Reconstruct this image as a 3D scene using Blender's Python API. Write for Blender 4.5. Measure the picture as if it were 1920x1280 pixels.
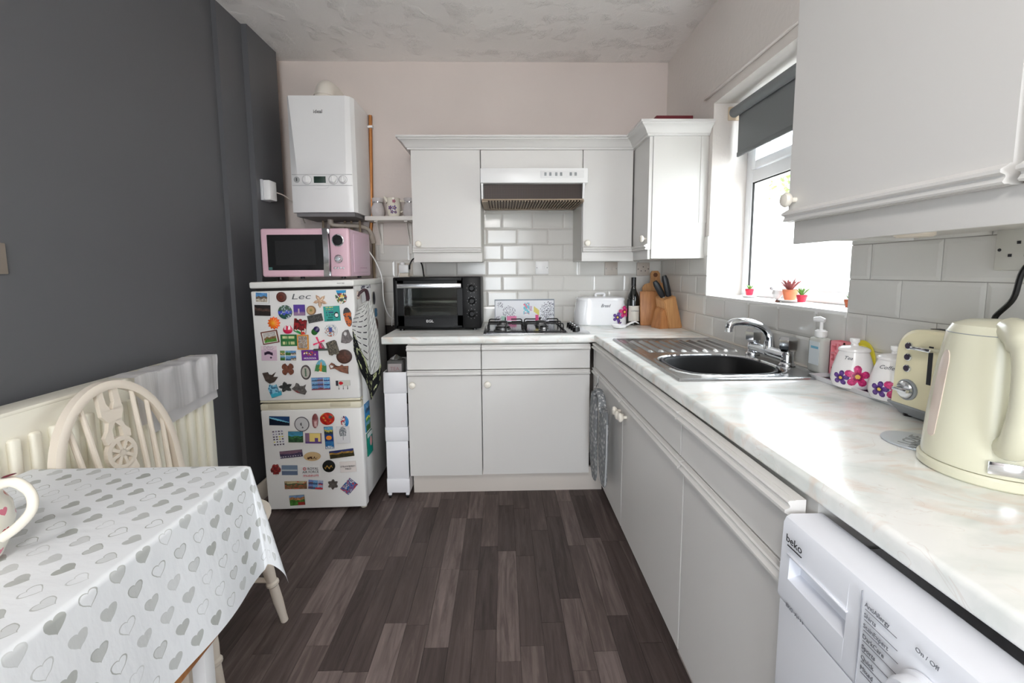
import bpy, bmesh, math, random
from mathutils import Matrix, Vector, noise
random.seed(4)
PI = math.pi
S = bpy.context.scene
COL = S.collection
for o in list(bpy.data.objects):
    bpy.data.objects.remove(o)

# ------------------------------------------------------------ camera, world, lights, exposure
cam = bpy.data.cameras.new('camera')
cam.sensor_width = 36; cam.lens = 805 / 1920 * 36; cam.shift_y = -53 / 1920
cam.clip_start = 0.02
co = bpy.data.objects.new('camera', cam); COL.objects.link(co)
rt = Vector((0.99973324, -0.02214283, -0.00656835)); up = Vector((0.00869971, 0.09757708, 0.99518995))
fw = Vector((0.0213954, 0.99498161, -0.09774369))
co.matrix_world = Matrix(((rt.x, up.x, -fw.x, 0), (rt.y, up.y, -fw.y, 0), (rt.z, up.z, -fw.z, 1.2545), (0, 0, 0, 1)))
S.camera = co
S.view_settings.view_transform = 'Standard'; S.view_settings.look = 'None'
S.view_settings.gamma = 1; S.view_settings.use_curve_mapping = False
S.view_settings.exposure = 0.24
W = bpy.data.worlds.new('overcast_sky'); S.world = W; W.use_nodes = True
bgn = W.node_tree.nodes['Background']
bgn.inputs[0].default_value = (0.88, 0.94, 1.0, 1); bgn.inputs[1].default_value = 13.0
try:
    S.cycles.max_bounces = 10; S.cycles.diffuse_bounces = 7; S.cycles.glossy_bounces = 4
    S.cycles.transmission_bounces = 8; S.cycles.transparent_max_bounces = 8
    S.cycles.caustics_reflective = False; S.cycles.caustics_refractive = False
    S.cycles.sample_clamp_indirect = 8
    S.cycles.use_denoising = True
except Exception:
    pass
def area(name, loc, rot, sx, sy, power=0, col=(1, 1, 1), portal=False):
    l = bpy.data.lights.new(name, 'AREA'); l.shape = 'RECTANGLE'; l.size = sx; l.size_y = sy
    l.energy = power; l.color = col
    if portal: l.cycles.is_portal = True
    o = bpy.data.objects.new(name, l); COL.objects.link(o); o.location = loc; o.rotation_euler = rot
    return o
area('window_portal', (1.36, 1.76, 1.60), (0, PI / 2, 0), 0.95, 0.92, portal=True)
area('side_portal', (-1.52, -1.45, 1.35), (0, -PI / 2, 0), 1.5, 0.9, portal=True)
area('rear_portal', (-0.10, -2.62, 1.05), (PI / 2, 0, 0), 1.0, 2.0, portal=True)
lp_ = bpy.data.lights.new('fill_lamp', 'POINT'); lp_.energy = 36; lp_.shadow_soft_size = 0.12; lp_.color = (1.0, 0.98, 0.96)  # unseen fill lamp, added to brighten the ceiling and walls
lo_ = bpy.data.objects.new('fill_lamp', lp_); COL.objects.link(lo_); lo_.location = (-0.15, -0.55, 2.10)

# ------------------------------------------------------------ materials
def lin(c):
    c = c / 255.0
    return c / 12.92 if c <= 0.04045 else ((c + 0.055) / 1.055) ** 2.4
def L3(c): return (lin(c[0]), lin(c[1]), lin(c[2]), 1)
MATS = {}
def base_mat(name):
    m = bpy.data.materials.new(name); m.use_nodes = True
    nt = m.node_tree; b = nt.nodes['Principled BSDF']
    MATS[name] = m
    return m, nt, b
def mat(name, c, rough=0.5, metal=0.0, spec=0.5, bump=0.0, bscale=40, var=0.0, vscale=6, c2=None, coat=0, alpha=1, trans=0, sss=0, stretch=None):
    if name in MATS: return MATS[name]
    m, nt, b = base_mat(name)
    N = nt.nodes; K = nt.links
    b.inputs['Base Color'].default_value = L3(c)
    b.inputs['Roughness'].default_value = rough; b.inputs['Metallic'].default_value = metal
    b.inputs['Specular IOR Level'].default_value = spec
    if coat: b.inputs['Coat Weight'].default_value = coat; b.inputs['Coat Roughness'].default_value = 0.08
    if trans: b.inputs['Transmission Weight'].default_value = trans; b.inputs['IOR'].default_value = 1.2
    if alpha < 1: b.inputs['Alpha'].default_value = alpha
    tc = N.new('ShaderNodeTexCoord'); src = tc.outputs['Object']
    if stretch:
        mp = N.new('ShaderNodeMapping'); mp.inputs['Scale'].default_value = stretch
        K.new(src, mp.inputs['Vector']); src = mp.outputs[0]
    if var:
        n = N.new('ShaderNodeTexNoise'); n.inputs['Scale'].default_value = vscale; n.inputs['Detail'].default_value = 4
        K.new(src, n.inputs['Vector'])
        r = N.new('ShaderNodeValToRGB'); r.color_ramp.elements[0].position = 0.3; r.color_ramp.elements[1].position = 0.7
        d = c2 or tuple(max(0, x * (1 - var)) for x in c)
        r.color_ramp.elements[0].color = L3(d); r.color_ramp.elements[1].color = L3(c)
        K.new(n.outputs['Fac'], r.inputs[0]); K.new(r.outputs[0], b.inputs['Base Color'])
    if bump:
        n = N.new('ShaderNodeTexNoise'); n.inputs['Scale'].default_value = bscale; n.inputs['Detail'].default_value = 3
        K.new(src, n.inputs['Vector'])
        bp = N.new('ShaderNodeBump'); bp.inputs['Strength'].default_value = bump; bp.inputs['Distance'].default_value = 0.003
        K.new(n.outputs['Fac'], bp.inputs['Height']); K.new(bp.outputs[0], b.inputs['Normal'])
    return m
def math_node(nt, op, a, b=None, c=None):
    n = nt.nodes.new('ShaderNodeMath'); n.operation = op
    for i, v in enumerate((a, b, c)):
        if v is None: continue
        if isinstance(v, (int, float)): n.inputs[i].default_value = v
        else: nt.links.new(v, n.inputs[i])
    return n.outputs[0]
def hearts_mat(name, ground, ink, cell, rough=0.7, bump=0.15, swap=False, ink2=None, sc=2.95):
    """rows of hearts printed on UV space (metres)"""
    m, nt, b = base_mat(name); N = nt.nodes; K = nt.links
    uv = N.new('ShaderNodeUVMap'); sp = N.new('ShaderNodeSeparateXYZ'); K.new(uv.outputs[0], sp.inputs[0])
    U = math_node(nt, 'DIVIDE', sp.outputs[0], cell[0]); V = math_node(nt, 'DIVIDE', sp.outputs[1], cell[1])
    cu = math_node(nt, 'FLOOR', U)
    V = math_node(nt, 'ADD', V, math_node(nt, 'MULTIPLY', math_node(nt, 'MODULO', math_node(nt, 'ABSOLUTE', cu), 2), 0.5))
    cv = math_node(nt, 'FLOOR', V)
    x = math_node(nt, 'SUBTRACT', math_node(nt, 'SUBTRACT', U, cu), 0.5)
    y = math_node(nt, 'SUBTRACT', math_node(nt, 'SUBTRACT', V, cv), 0.5)
    cmb = N.new('ShaderNodeCombineXYZ'); K.new(cu, cmb.inputs[0]); K.new(cv, cmb.inputs[1])
    wn = N.new('ShaderNodeTexWhiteNoise'); wn.noise_dimensions = '2D'; K.new(cmb.outputs[0], wn.inputs['Vector'])
    r = wn.outputs['Value']
    rs = N.new('ShaderNodeSeparateColor'); K.new(wn.outputs['Color'], rs.inputs[0])
    ns = N.new('ShaderNodeTexNoise'); ns.inputs['Scale'].default_value = 60; K.new(uv.outputs[0], ns.inputs['Vector'])
    wob = math_node(nt, 'MULTIPLY', math_node(nt, 'SUBTRACT', ns.outputs['Fac'], 0.5), 0.10)
    # heart with its point towards -a
    p, q = (y, x) if not swap else (x, y)      # q runs along the heart's axis
    p = math_node(nt, 'MULTIPLY', math_node(nt, 'ADD', p, wob), sc)
    q = math_node(nt, 'MULTIPLY', math_node(nt, 'MULTIPLY', q, -1 if not swap else 1), sc)
    t = math_node(nt, 'SUBTRACT', math_node(nt, 'MULTIPLY', q, 1.2), math_node(nt, 'MULTIPLY', math_node(nt, 'SQRT', math_node(nt, 'ABSOLUTE', p)), 0.7))
    f = math_node(nt, 'ADD', math_node(nt, 'MULTIPLY', p, p), math_node(nt, 'MULTIPLY', t, t))
    inside = math_node(nt, 'LESS_THAN', f, 0.8)
    ring = math_node(nt, 'MULTIPLY', inside, math_node(nt, 'GREATER_THAN', f, 0.6))
    fill = math_node(nt, 'MULTIPLY', inside, math_node(nt, 'MULTIPLY', math_node(nt, 'GREATER_THAN', r, 0.3), math_node(nt, 'ADD', 0.3, math_node(nt, 'MULTIPLY', rs.outputs[1], 0.65))))
    ringa = math_node(nt, 'MULTIPLY', ring, math_node(nt, 'ADD', 0.35, math_node(nt, 'MULTIPLY', rs.outputs[2], 0.6)))
    fac = math_node(nt, 'MAXIMUM', fill, ringa)
    if ink2: fac = inside
    mx = N.new('ShaderNodeMix'); mx.data_type = 'RGBA'
    mx.inputs['A'].default_value = L3(ground); mx.inputs['B'].default_value = L3(ink)
    K.new(fac, mx.inputs['Factor'])
    if ink2:
        mk = N.new('ShaderNodeMix'); mk.data_type = 'RGBA'; mk.inputs['A'].default_value = L3(ink); mk.inputs['B'].default_value = L3(ink2)
        K.new(math_node(nt, 'GREATER_THAN', r, 0.5), mk.inputs['Factor']); K.new(mk.outputs['Result'], mx.inputs['B'])
    K.new(mx.outputs['Result'], b.inputs['Base Color'])
    b.inputs['Roughness'].default_value = rough
    if bump:
        n2 = N.new('ShaderNodeTexNoise'); n2.inputs['Scale'].default_value = 9; n2.inputs['Detail'].default_value = 5
        mp = N.new('ShaderNodeMapping'); mp.inputs['Scale'].default_value = (1, 2.5, 1); K.new(uv.outputs[0], mp.inputs[0]); K.new(mp.outputs[0], n2.inputs['Vector'])
        bp = N.new('ShaderNodeBump'); bp.inputs['Strength'].default_value = bump; bp.inputs['Distance'].default_value = 0.02
        K.new(n2.outputs['Fac'], bp.inputs['Height']); K.new(bp.outputs[0], b.inputs['Normal'])
    return m
def painted():
    m, nt, b = base_mat('printed_picture')
    a = nt.nodes.new('ShaderNodeVertexColor'); a.layer_name = 'Col'
    nt.links.new(a.outputs[0], b.inputs['Base Color']); b.inputs['Roughness'].default_value = 0.35
    return m
def plank_mat():
    m, nt, b = base_mat('grey_brown_wood_vinyl'); N = nt.nodes; K = nt.links
    oi = N.new('ShaderNodeObjectInfo'); tc = N.new('ShaderNodeTexCoord')
    off = N.new('ShaderNodeVectorMath'); off.operation = 'MULTIPLY_ADD'
    off.inputs[1].default_value = (34, 2.6, 1)
    cb = N.new('ShaderNodeCombineXYZ')
    for i in range(3): K.new(math_node(nt, 'MULTIPLY', oi.outputs['Random'], 37 + i * 11), cb.inputs[i])
    K.new(tc.outputs['Object'], off.inputs[0]); K.new(cb.outputs[0], off.inputs[2])
    n = N.new('ShaderNodeTexNoise'); n.inputs['Scale'].default_value = 1.4; n.inputs['Detail'].default_value = 7; n.inputs['Roughness'].default_value = 0.65; n.inputs['Distortion'].default_value = 0.6
    K.new(off.outputs[0], n.inputs['Vector'])
    f = math_node(nt, 'ADD', math_node(nt, 'MULTIPLY', n.outputs['Fac'], 0.75), math_node(nt, 'MULTIPLY', math_node(nt, 'SUBTRACT', oi.outputs['Random'], 0.5), 0.36))
    r = N.new('ShaderNodeValToRGB'); e = r.color_ramp.elements
    e[0].position = 0.1; e[0].color = L3((62, 53, 51)); e[1].position = 0.75; e[1].color = L3((148, 134, 129))
    k = e.new(0.4); k.color = L3((95, 83, 80))
    K.new(f, r.inputs[0]); K.new(r.outputs[0], b.inputs['Base Color'])
    b.inputs['Roughness'].default_value = 0.5; b.inputs['Specular IOR Level'].default_value = 0.3
    bp = N.new('ShaderNodeBump'); bp.inputs['Strength'].default_value = 0.12; bp.inputs['Distance'].default_value = 0.002
    K.new(n.outputs['Fac'], bp.inputs['Height']); K.new(bp.outputs[0], b.inputs['Normal'])
    return m
def marble_mat():
    m, nt, b = base_mat('marble_laminate'); N = nt.nodes; K = nt.links
    tc = N.new('ShaderNodeTexCoord'); mp = N.new('ShaderNodeMapping'); mp.inputs['Scale'].default_value = (1.3, 2.6, 2); mp.inputs['Rotation'].default_value = (0, 0, 0.9)
    K.new(tc.outputs['Object'], mp.inputs[0])
    n = N.new('ShaderNodeTexNoise'); n.inputs['Scale'].default_value = 3.2; n.inputs['Detail'].default_value = 6; n.inputs['Distortion'].default_value = 1.2
    K.new(mp.outputs[0], n.inputs['Vector'])
    r = N.new('ShaderNodeValToRGB'); e = r.color_ramp.elements
    e[0].position = 0.28; e[0].color = L3((206, 210, 206)); e[1].position = 0.56; e[1].color = L3((240, 240, 237))
    k = e.new(0.42); k.color = L3((226, 229, 225))
    K.new(n.outputs['Fac'], r.inputs[0])
    n2 = N.new('ShaderNodeTexNoise'); n2.inputs['Scale'].default_value = 4.5; n2.inputs['Detail'].default_value = 4; n2.inputs['Distortion'].default_value = 2.0
    K.new(mp.outputs[0], n2.inputs['Vector'])
    r2 = N.new('ShaderNodeValToRGB'); e = r2.color_ramp.elements; e[0].position = 0.52; e[0].color = (0, 0, 0, 1); e[1].position = 0.72; e[1].color = (0.6, 0.6, 0.6, 1)
    K.new(n2.outputs['Fac'], r2.inputs[0])
    mx = N.new('ShaderNodeMix'); mx.data_type = 'RGBA'; K.new(r2.outputs[0], mx.inputs['Factor']); K.new(r.outputs[0], mx.inputs['A']); mx.inputs['B'].default_value = L3((222, 200, 184))
    n3 = N.new('ShaderNodeTexNoise'); n3.inputs['Scale'].default_value = 2.4; n3.inputs['Detail'].default_value = 3; n3.inputs['Distortion'].default_value = 3.0
    K.new(mp.outputs[0], n3.inputs['Vector'])
    v = math_node(nt, 'LESS_THAN', math_node(nt, 'ABSOLUTE', math_node(nt, 'SUBTRACT', n3.outputs['Fac'], 0.6)), 0.006)
    mx2 = N.new('ShaderNodeMix'); mx2.data_type = 'RGBA'; K.new(math_node(nt, 'MULTIPLY', v, 0.16), mx2.inputs['Factor']); K.new(mx.outputs['Result'], mx2.inputs['A']); mx2.inputs['B'].default_value = L3((190, 158, 140))
    K.new(mx2.outputs['Result'], b.inputs['Base Color'])
    b.inputs['Roughness'].default_value = 0.22
    return m
def ceiling_mat():
    m, nt, b = base_mat('artex_ceiling'); N = nt.nodes; K = nt.links
    b.inputs['Base Color'].default_value = L3((243, 240, 238)); b.inputs['Roughness'].default_value = 0.9
    tc = N.new('ShaderNodeTexCoord')
    n = N.new('ShaderNodeTexNoise'); n.inputs['Scale'].default_value = 55; n.inputs['Detail'].default_value = 3; n.inputs['Distortion'].default_value = 2.5
    n2 = N.new('ShaderNodeTexNoise'); n2.inputs['Scale'].default_value = 7
    K.new(tc.outputs['Object'], n.inputs['Vector']); K.new(tc.outputs['Object'], n2.inputs['Vector'])
    r = N.new('ShaderNodeValToRGB'); r.color_ramp.elements[0].position = 0.5; r.color_ramp.elements[1].position = 0.62
    K.new(n2.outputs['Fac'], r.inputs[0])
    h = math_node(nt, 'MULTIPLY', n.outputs['Fac'], math_node(nt, 'ADD', r.outputs[0], 0.12))
    bp = N.new('ShaderNodeBump'); bp.inputs['Strength'].default_value = 0.9; bp.inputs['Distance'].default_value = 0.010
    K.new(h, bp.inputs['Height']); K.new(bp.outputs[0], b.inputs['Normal'])
    return m
def mesh_grille_mat():
    m, nt, b = base_mat('dark_mesh'); N = nt.nodes; K = nt.links
    tc = N.new('ShaderNodeTexCoord'); sp = N.new('ShaderNodeSeparateXYZ'); K.new(tc.outputs['Object'], sp.inputs[0])
    a = math_node(nt, 'FRACT', math_node(nt, 'MULTIPLY', sp.outputs[0], 130)); c = math_node(nt, 'FRACT', math_node(nt, 'MULTIPLY', sp.outputs[2], 130))
    f = math_node(nt, 'MAXIMUM', math_node(nt, 'LESS_THAN', a, 0.25), math_node(nt, 'LESS_THAN', c, 0.25))
    mx = N.new('ShaderNodeMix'); mx.data_type = 'RGBA'; K.new(f, mx.inputs['Factor'])
    mx.inputs['A'].default_value = L3((26, 18, 15)); mx.inputs['B'].default_value = L3((66, 52, 46))
    K.new(mx.outputs['Result'], b.inputs['Base Color']); b.inputs['Roughness'].default_value = 0.45; b.inputs['Metallic'].default_value = 0.3
    return m
def teatowel_mat():
    m, nt, b = base_mat('dashed_tea_towel'); N = nt.nodes; K = nt.links
    uv = N.new('ShaderNodeUVMap'); sp = N.new('ShaderNodeSeparateXYZ'); K.new(uv.outputs[0], sp.inputs[0])
    u, v = sp.outputs[0], sp.outputs[1]
    s = math_node(nt, 'FRACT', math_node(nt, 'MULTIPLY', math_node(nt, 'SUBTRACT', v, math_node(nt, 'MULTIPLY', u, 0.85)), 22))
    g = math_node(nt, 'FRACT', math_node(nt, 'MULTIPLY', u, 16))
    dash = math_node(nt, 'MULTIPLY', math_node(nt, 'LESS_THAN', s, 0.17), math_node(nt, 'LESS_THAN', g, 0.72))
    n = N.new('ShaderNodeTexNoise'); n.inputs['Scale'].default_value = 24; K.new(uv.outputs[0], n.inputs['Vector'])
    low = math_node(nt, 'LESS_THAN', math_node(nt, 'ADD', v, math_node(nt, 'MULTIPLY', u, 0.5)), 0.27)
    flower = math_node(nt, 'GREATER_THAN', n.outputs['Fac'], 0.58)
    m1 = N.new('ShaderNodeMix'); m1.data_type = 'RGBA'; K.new(dash, m1.inputs['Factor']); m1.inputs['A'].default_value = L3((236, 236, 234)); m1.inputs['B'].default_value = L3((45, 48, 60))
    m2 = N.new('ShaderNodeMix'); m2.data_type = 'RGBA'; K.new(flower, m2.inputs['Factor']); m2.inputs['A'].default_value = L3((32, 33, 38)); m2.inputs['B'].default_value = L3((214, 220, 176))
    m3 = N.new('ShaderNodeMix'); m3.data_type = 'RGBA'; K.new(low, m3.inputs['Factor']); K.new(m1.outputs['Result'], m3.inputs['A']); K.new(m2.outputs['Result'], m3.inputs['B'])
    K.new(m3.outputs['Result'], b.inputs['Base Color']); b.inputs['Roughness'].default_value = 0.9
    return m
def leafprint_mat():
    m, nt, b = base_mat('grey_leaf_print_cloth'); N = nt.nodes; K = nt.links
    tc = N.new('ShaderNodeTexCoord')
    v = N.new('ShaderNodeTexVoronoi'); v.inputs['Scale'].default_value = 75; mp = N.new('ShaderNodeMapping'); mp.inputs['Scale'].default_value = (1, 1, 0.6); mp.inputs['Rotation'].default_value = (0.5, 0, 0)
    K.new(tc.outputs['Object'], mp.inputs[0]); K.new(mp.outputs[0], v.inputs['Vector'])
    r = N.new('ShaderNodeValToRGB'); r.color_ramp.elements[0].position = 0.2; r.color_ramp.elements[0].color = L3((205, 205, 204)); r.color_ramp.elements[1].position = 0.45; r.color_ramp.elements[1].color = L3((128, 131, 134))
    K.new(v.outputs['Distance'], r.inputs[0]); K.new(r.outputs[0], b.inputs['Base Color']); b.inputs['Roughness'].default_value = 0.9
    return m

cab_m = mat('white_cabinet_paint', (217, 215, 212), 0.38)
cabin_m = mat('cabinet_carcass', (216, 214, 210), 0.5)
knob_m = mat('cream_ceramic', (236, 230, 218), 0.25)
dark_m = mat('dark_gap', (30, 28, 27), 0.8)
wallb_m = mat('warm_white_wall', (224, 213, 207), 0.85, bump=0.25, bscale=60, var=0.04, vscale=1.5)
wallr_m = mat('white_rough_wall', (224, 218, 213), 0.85, bump=0.5, bscale=45)
grey_m = mat('charcoal_wall_paint', (90, 91, 94), 0.5, bump=0.08, bscale=90)
tile_m = mat('white_glazed_tile', (217, 215, 210), 0.17)
grout_m = mat('grout', (188, 183, 178), 0.9)
chrome_m = mat('chrome', (225, 228, 232), 0.07, metal=1)
steel_m = mat('brushed_steel', (205, 206, 208), 0.22, metal=1, bump=0.03, bscale=200)
dsteel_m = mat('dull_steel', (150, 150, 150), 0.35, metal=1)
black_m = mat('black_plastic', (14, 14, 15), 0.3)
blackm_m = mat('black_matt_metal', (20, 20, 21), 0.5)
white_m = mat('white_plastic', (238, 238, 238), 0.3)
pink_m = mat('pink_gloss', (224, 186, 199), 0.25, coat=0.3)
upvc_m = mat('upvc', (240, 241, 243), 0.25)
cream_m = mat('cream_paint', (228, 218, 204), 0.4)
kcream_m = mat('cream_gloss_plastic', (214, 212, 190), 0.25)
tcream_m = mat('toaster_cream', (228, 220, 186), 0.3)
grp_m = mat('mid_grey_plastic', (140, 144, 147), 0.4)
ink_m = mat('black_ink', (35, 35, 38), 0.6)
greyink_m = mat('grey_ink', (110, 112, 118), 0.6)
redink_m = mat('red_ink', (190, 30, 45), 0.6)
whiteink_m = mat('white_ink', (235, 235, 235), 0.6)
pic_m = painted(); plank_m = plank_mat(); marble_m = marble_mat(); ceil_m = ceiling_mat(); grille_m = mesh_grille_mat()
wood_m = mat('orange_brown_wood', (196, 138, 86), 0.45, var=0.3, vscale=5, stretch=(14, 14, 1.2), c2=(165, 106, 60))
wood2_m = mat('pale_beech', (206, 156, 104), 0.45, var=0.2, vscale=5, stretch=(14, 14, 1.2), c2=(180, 128, 80))
copper_m = mat('old_copper', (190, 128, 74), 0.4, metal=0.5)
pipe_m = mat('painted_pipe', (196, 186, 174), 0.5)
green_m = mat('leaf_green', (104, 150, 62), 0.6)
terr_m = mat('terracotta', (205, 110, 70), 0.8)
def pane_mat(name, tint, gloss=0.06):
    m = bpy.data.materials.new(name); m.use_nodes = True; nt = m.node_tree; MATS[name] = m
    for n in list(nt.nodes):
        if n.type != 'OUTPUT_MATERIAL': nt.nodes.remove(n)
    t = nt.nodes.new('ShaderNodeBsdfTransparent'); t.inputs[0].default_value = L3(tint)
    g = nt.nodes.new('ShaderNodeBsdfGlossy'); g.inputs['Roughness'].default_value = 0.02
    mx = nt.nodes.new('ShaderNodeMixShader'); mx.inputs[0].default_value = gloss
    nt.links.new(t.outputs[0], mx.inputs[1]); nt.links.new(g.outputs[0], mx.inputs[2])
    nt.links.new(mx.outputs[0], nt.nodes['Material Output'].inputs['Surface'])
    return m
pane_mat('window_glass', (250, 252, 252), 0.04); pane_mat('smoked_glass', (205, 208, 205), 0.025)
glass_m = mat('clear_glass', (235, 238, 240), 0.03, trans=1.0)
glass_m.node_tree.nodes['Principled BSDF'].inputs['IOR'].default_value = 1.45

# ------------------------------------------------------------ mesh helpers
def bx(bm, x0, x1, y0, y1, z0, z1, bev=0, seg=2, mi=0):
    M = Matrix.Translation(((x0 + x1) / 2, (y0 + y1) / 2, (z0 + z1) / 2)) @ Matrix.Diagonal((abs(x1 - x0), abs(y1 - y0), abs(z1 - z0), 1))
    vs = bmesh.ops.create_cube(bm, size=1, matrix=M)['verts']
    fs = {f for v in vs for f in v.link_faces}
    for f in fs: f.material_index = mi
    if bev:
        es = list({e for v in vs for e in v.link_edges})
        r = bmesh.ops.bevel(bm, geom=es, offset=bev, segments=seg, affect='EDGES', profile=0.5)
        for f in r['faces']: f.material_index = mi
    return vs
def box(*a, **k):
    bm = bmesh.new(); bx(bm, *a, **k); return bm
def ringface(bm, loops, cap=True, mi=0):
    """loft a list of closed loops"""
    R = [[bm.verts.new(p) for p in l] for l in loops]
    n = len(R[0])
    for a, b in zip(R, R[1:]):
        for i in range(n):
            f = bm.faces.new((a[i], a[(i + 1) % n], b[(i + 1) % n], b[i])); f.material_index = mi
    if cap:
        for r in (R[0], R[-1]):
            if len(r) > 2:
                try: bm.faces.new(r).material_index = mi
                except ValueError: pass
    return R
def lathe(bm, prof, c=(0, 0, 0), n=28, axis='z', mi=0, cap=True, sx=1, sy=1, uv=False):
    c = Vector(c); loops = []
    for r, h in prof:
        l = []
        for i in range(n):
            a = 2 * PI * i / n; x, y = max(r, 1e-5) * math.cos(a) * sx, max(r, 1e-5) * math.sin(a) * sy
            l.append(c + (Vector((x, y, h)) if axis == 'z' else Vector((x, -h, y)) if axis == 'y' else Vector((-h, x, y))))
        loops.append(l)
    R = ringface(bm, loops, cap, mi)
    if uv:
        ul = bm.loops.layers.uv.verify()
        idx = {v: (i, j) for j, r in enumerate(R) for i, v in enumerate(r)}
        for f in bm.faces:
            ii = [idx[l.vert][0] for l in f.loops if l.vert in idx]
            wrap = ii and max(ii) > n - 2 and min(ii) == 0
            for l in f.loops:
                if l.vert in idx:
                    i, j = idx[l.vert]
                    if wrap and i == 0: i = n
                    l[ul].uv = (i / n * 2 * PI * prof[j][0] if False else i / n * uv, prof[j][1])
    return bm
def lath(prof, c=(0, 0, 0), **k):
    bm = bmesh.new(); lathe(bm, prof, c, **k); return bm
def tube(bm, pts, r, n=10, mi=0, cap=True, flat=1):
    P = [Vector(p) for p in pts]; loops = []
    prev = None
    for i, p in enumerate(P):
        d = (P[min(i + 1, len(P) - 1)] - P[max(i - 1, 0)]).normalized()
        if prev is None:
            a = Vector((0, 0, 1)) if abs(d.z) < 0.9 else Vector((1, 0, 0))
            u = d.cross(a).normalized()
        else:
            u = (prev - d * prev.dot(d)).normalized()
        prev = u; w = d.cross(u)
        rr = r[i] if isinstance(r, (list, tuple)) else r
        loops.append([p + (u * math.cos(2 * PI * k / n) + w * math.sin(2 * PI * k / n) * flat) * rr for k in range(n)])
    ringface(bm, loops, cap, mi)
    return bm
def tb(pts, r, **k):
    bm = bmesh.new(); tube(bm, pts, r, **k); return bm
def curve(pts, n=8):
    """Catmull-Rom through the points"""
    P = [Vector(p) for p in pts]; P = [P[0] * 2 - P[1]] + P + [P[-1] * 2 - P[-2]]; out = []
    for i in range(1, len(P) - 2):
        for k in range(n):
            t = k / n; a, b, c, d = P[i - 1:i + 3]
            out.append(0.5 * ((2 * b) + (c - a) * t + (2 * a - 5 * b + 4 * c - d) * t * t + (3 * b - a - 3 * c + d) * t ** 3))
    out.append(P[-2]); return out
def extr(bm, pts, vec, mi=0):
    v = Vector(vec)
    return ringface(bm, [[Vector(p) for p in pts], [Vector(p) + v for p in pts]], True, mi)
def sweep(bm, path, prof, mi=0):
    """mitred moulding: path in xy (outward = right of travel), profile (out, z)"""
    n = len(path); loops = []
    for i, p in enumerate(path):
        p = Vector(p)
        ds = []
        if i > 0: ds.append((p - Vector(path[i - 1])).normalized())
        if i < n - 1: ds.append((Vector(path[i + 1]) - p).normalized())
        rs = [Vector((d.y, -d.x)) for d in ds]
        m = rs[0] if len(rs) == 1 else (rs[0] + rs[1]) / (1 + rs[0].dot(rs[1]))
        loops.append([Vector((p.x + m.x * o, p.y + m.y * o, z)) for o, z in prof])
    ringface(bm, loops, True, mi)
    return bm
MW = {}
def mesh_of(bm, name, mats, smooth=35, recalc=True):
    if recalc: bmesh.ops.recalc_face_normals(bm, faces=bm.faces[:])
    me = bpy.data.meshes.new(name); bm.to_mesh(me); bm.free()
    for m in (mats if isinstance(mats, (list, tuple)) else [mats]): me.materials.append(m)
    if smooth:
        me.shade_smooth(); me.set_sharp_from_angle(angle=math.radians(smooth))
    return me
def obj(name, bm, m, parent=None, pre=None, smooth=35, recalc=True, label=None):
    """link one mesh; shapes are given in world metres (PRE maps a local frame to the world first)"""
    if pre is not None: bm.transform(pre)
    if parent is not None: bm.transform(MW[parent.name].inverted())
    o = bpy.data.objects.new(name, mesh_of(bm, name, m, smooth, recalc)); COL.objects.link(o)
    if parent is not None: o.parent = parent; MW[o.name] = MW[parent.name]
    else: MW[o.name] = Matrix.Identity(4)
    if label: o['label'] = label
    return o
def tag(o, label, cat, group=None):
    o['label'] = label; o['category'] = cat
    if group: o['group'] = group
    return o
def thing(name, label, cat, loc=(0, 0, 0), rot=(0, 0, 0), group=None):
    o = bpy.data.objects.new(name, None); COL.objects.link(o); o.empty_display_size = 0.05
    o.location = loc; o.rotation_euler = rot
    from mathutils import Euler
    MW[o.name] = Matrix.Translation(loc) @ Euler(rot).to_matrix().to_4x4()
    return tag(o, label, cat, group)
def struct(name, bm, m, **k):
    o = obj(name, bm, m, **k); o['kind'] = 'structure'; return o
def dup(root, loc, rot=None, label=None, group=None):
    r = root.copy(); COL.objects.link(r); r.location = loc
    if rot is not None: r.rotation_euler = rot
    if label: r['label'] = label
    if group: r['group'] = group
    for ch in [c for c in COL.objects if c.parent == root]:
        c = ch.copy(); COL.objects.link(c); c.parent = r
        for g in [q for q in COL.objects if q.parent == ch]:
            d = g.copy(); COL.objects.link(d); d.parent = c
    return r
RX = lambda X: Matrix.Translation((X, 0, 0)) @ Matrix.Rotation(-PI / 2, 4, 'Z')   # frame for fronts that face -x: local x = -world y
def text(body, size, M, m, parent=None, name='lettering', ext=0.0003, align='CENTER', sx=1.0, shear=0):
    """flat lettering; M maps local x=reading direction, z=up (front towards -y) to the world"""
    cu = bpy.data.curves.new(name, 'FONT'); cu.body = body; cu.size = size; cu.extrude = ext
    cu.align_x = align; cu.align_y = 'CENTER'; cu.resolution_u = 3; cu.shear = shear
    cu.materials.append(m)
    tmp = bpy.data.objects.new('tmp', cu)
    me = bpy.data.meshes.new_from_object(tmp); me.name = name
    bpy.data.objects.remove(tmp); bpy.data.curves.remove(cu)
    o = bpy.data.objects.new(name, me); COL.objects.link(o)
    Mx = M @ Matrix.Rotation(PI / 2, 4, 'X') @ Matrix.Diagonal((sx, 1, 1, 1))
    if parent is not None:
        o.parent = parent; Mx = MW[parent.name].inverted() @ Mx
    o.matrix_local = Mx
    return o
T = Matrix.Translation
def setcol(bm, fn):
    cl = bm.loops.layers.float_color.new('Col')
    for f in bm.faces:
        c = fn(f); c = (lin(c[0]), lin(c[1]), lin(c[2]), 1)
        for l in f.loops: l[cl] = c

# ------------------------------------------------------------ room dimensions
XL, XR, YB, YR, ZC = -1.40, 1.07, 2.865, -2.5, 2.573
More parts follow.
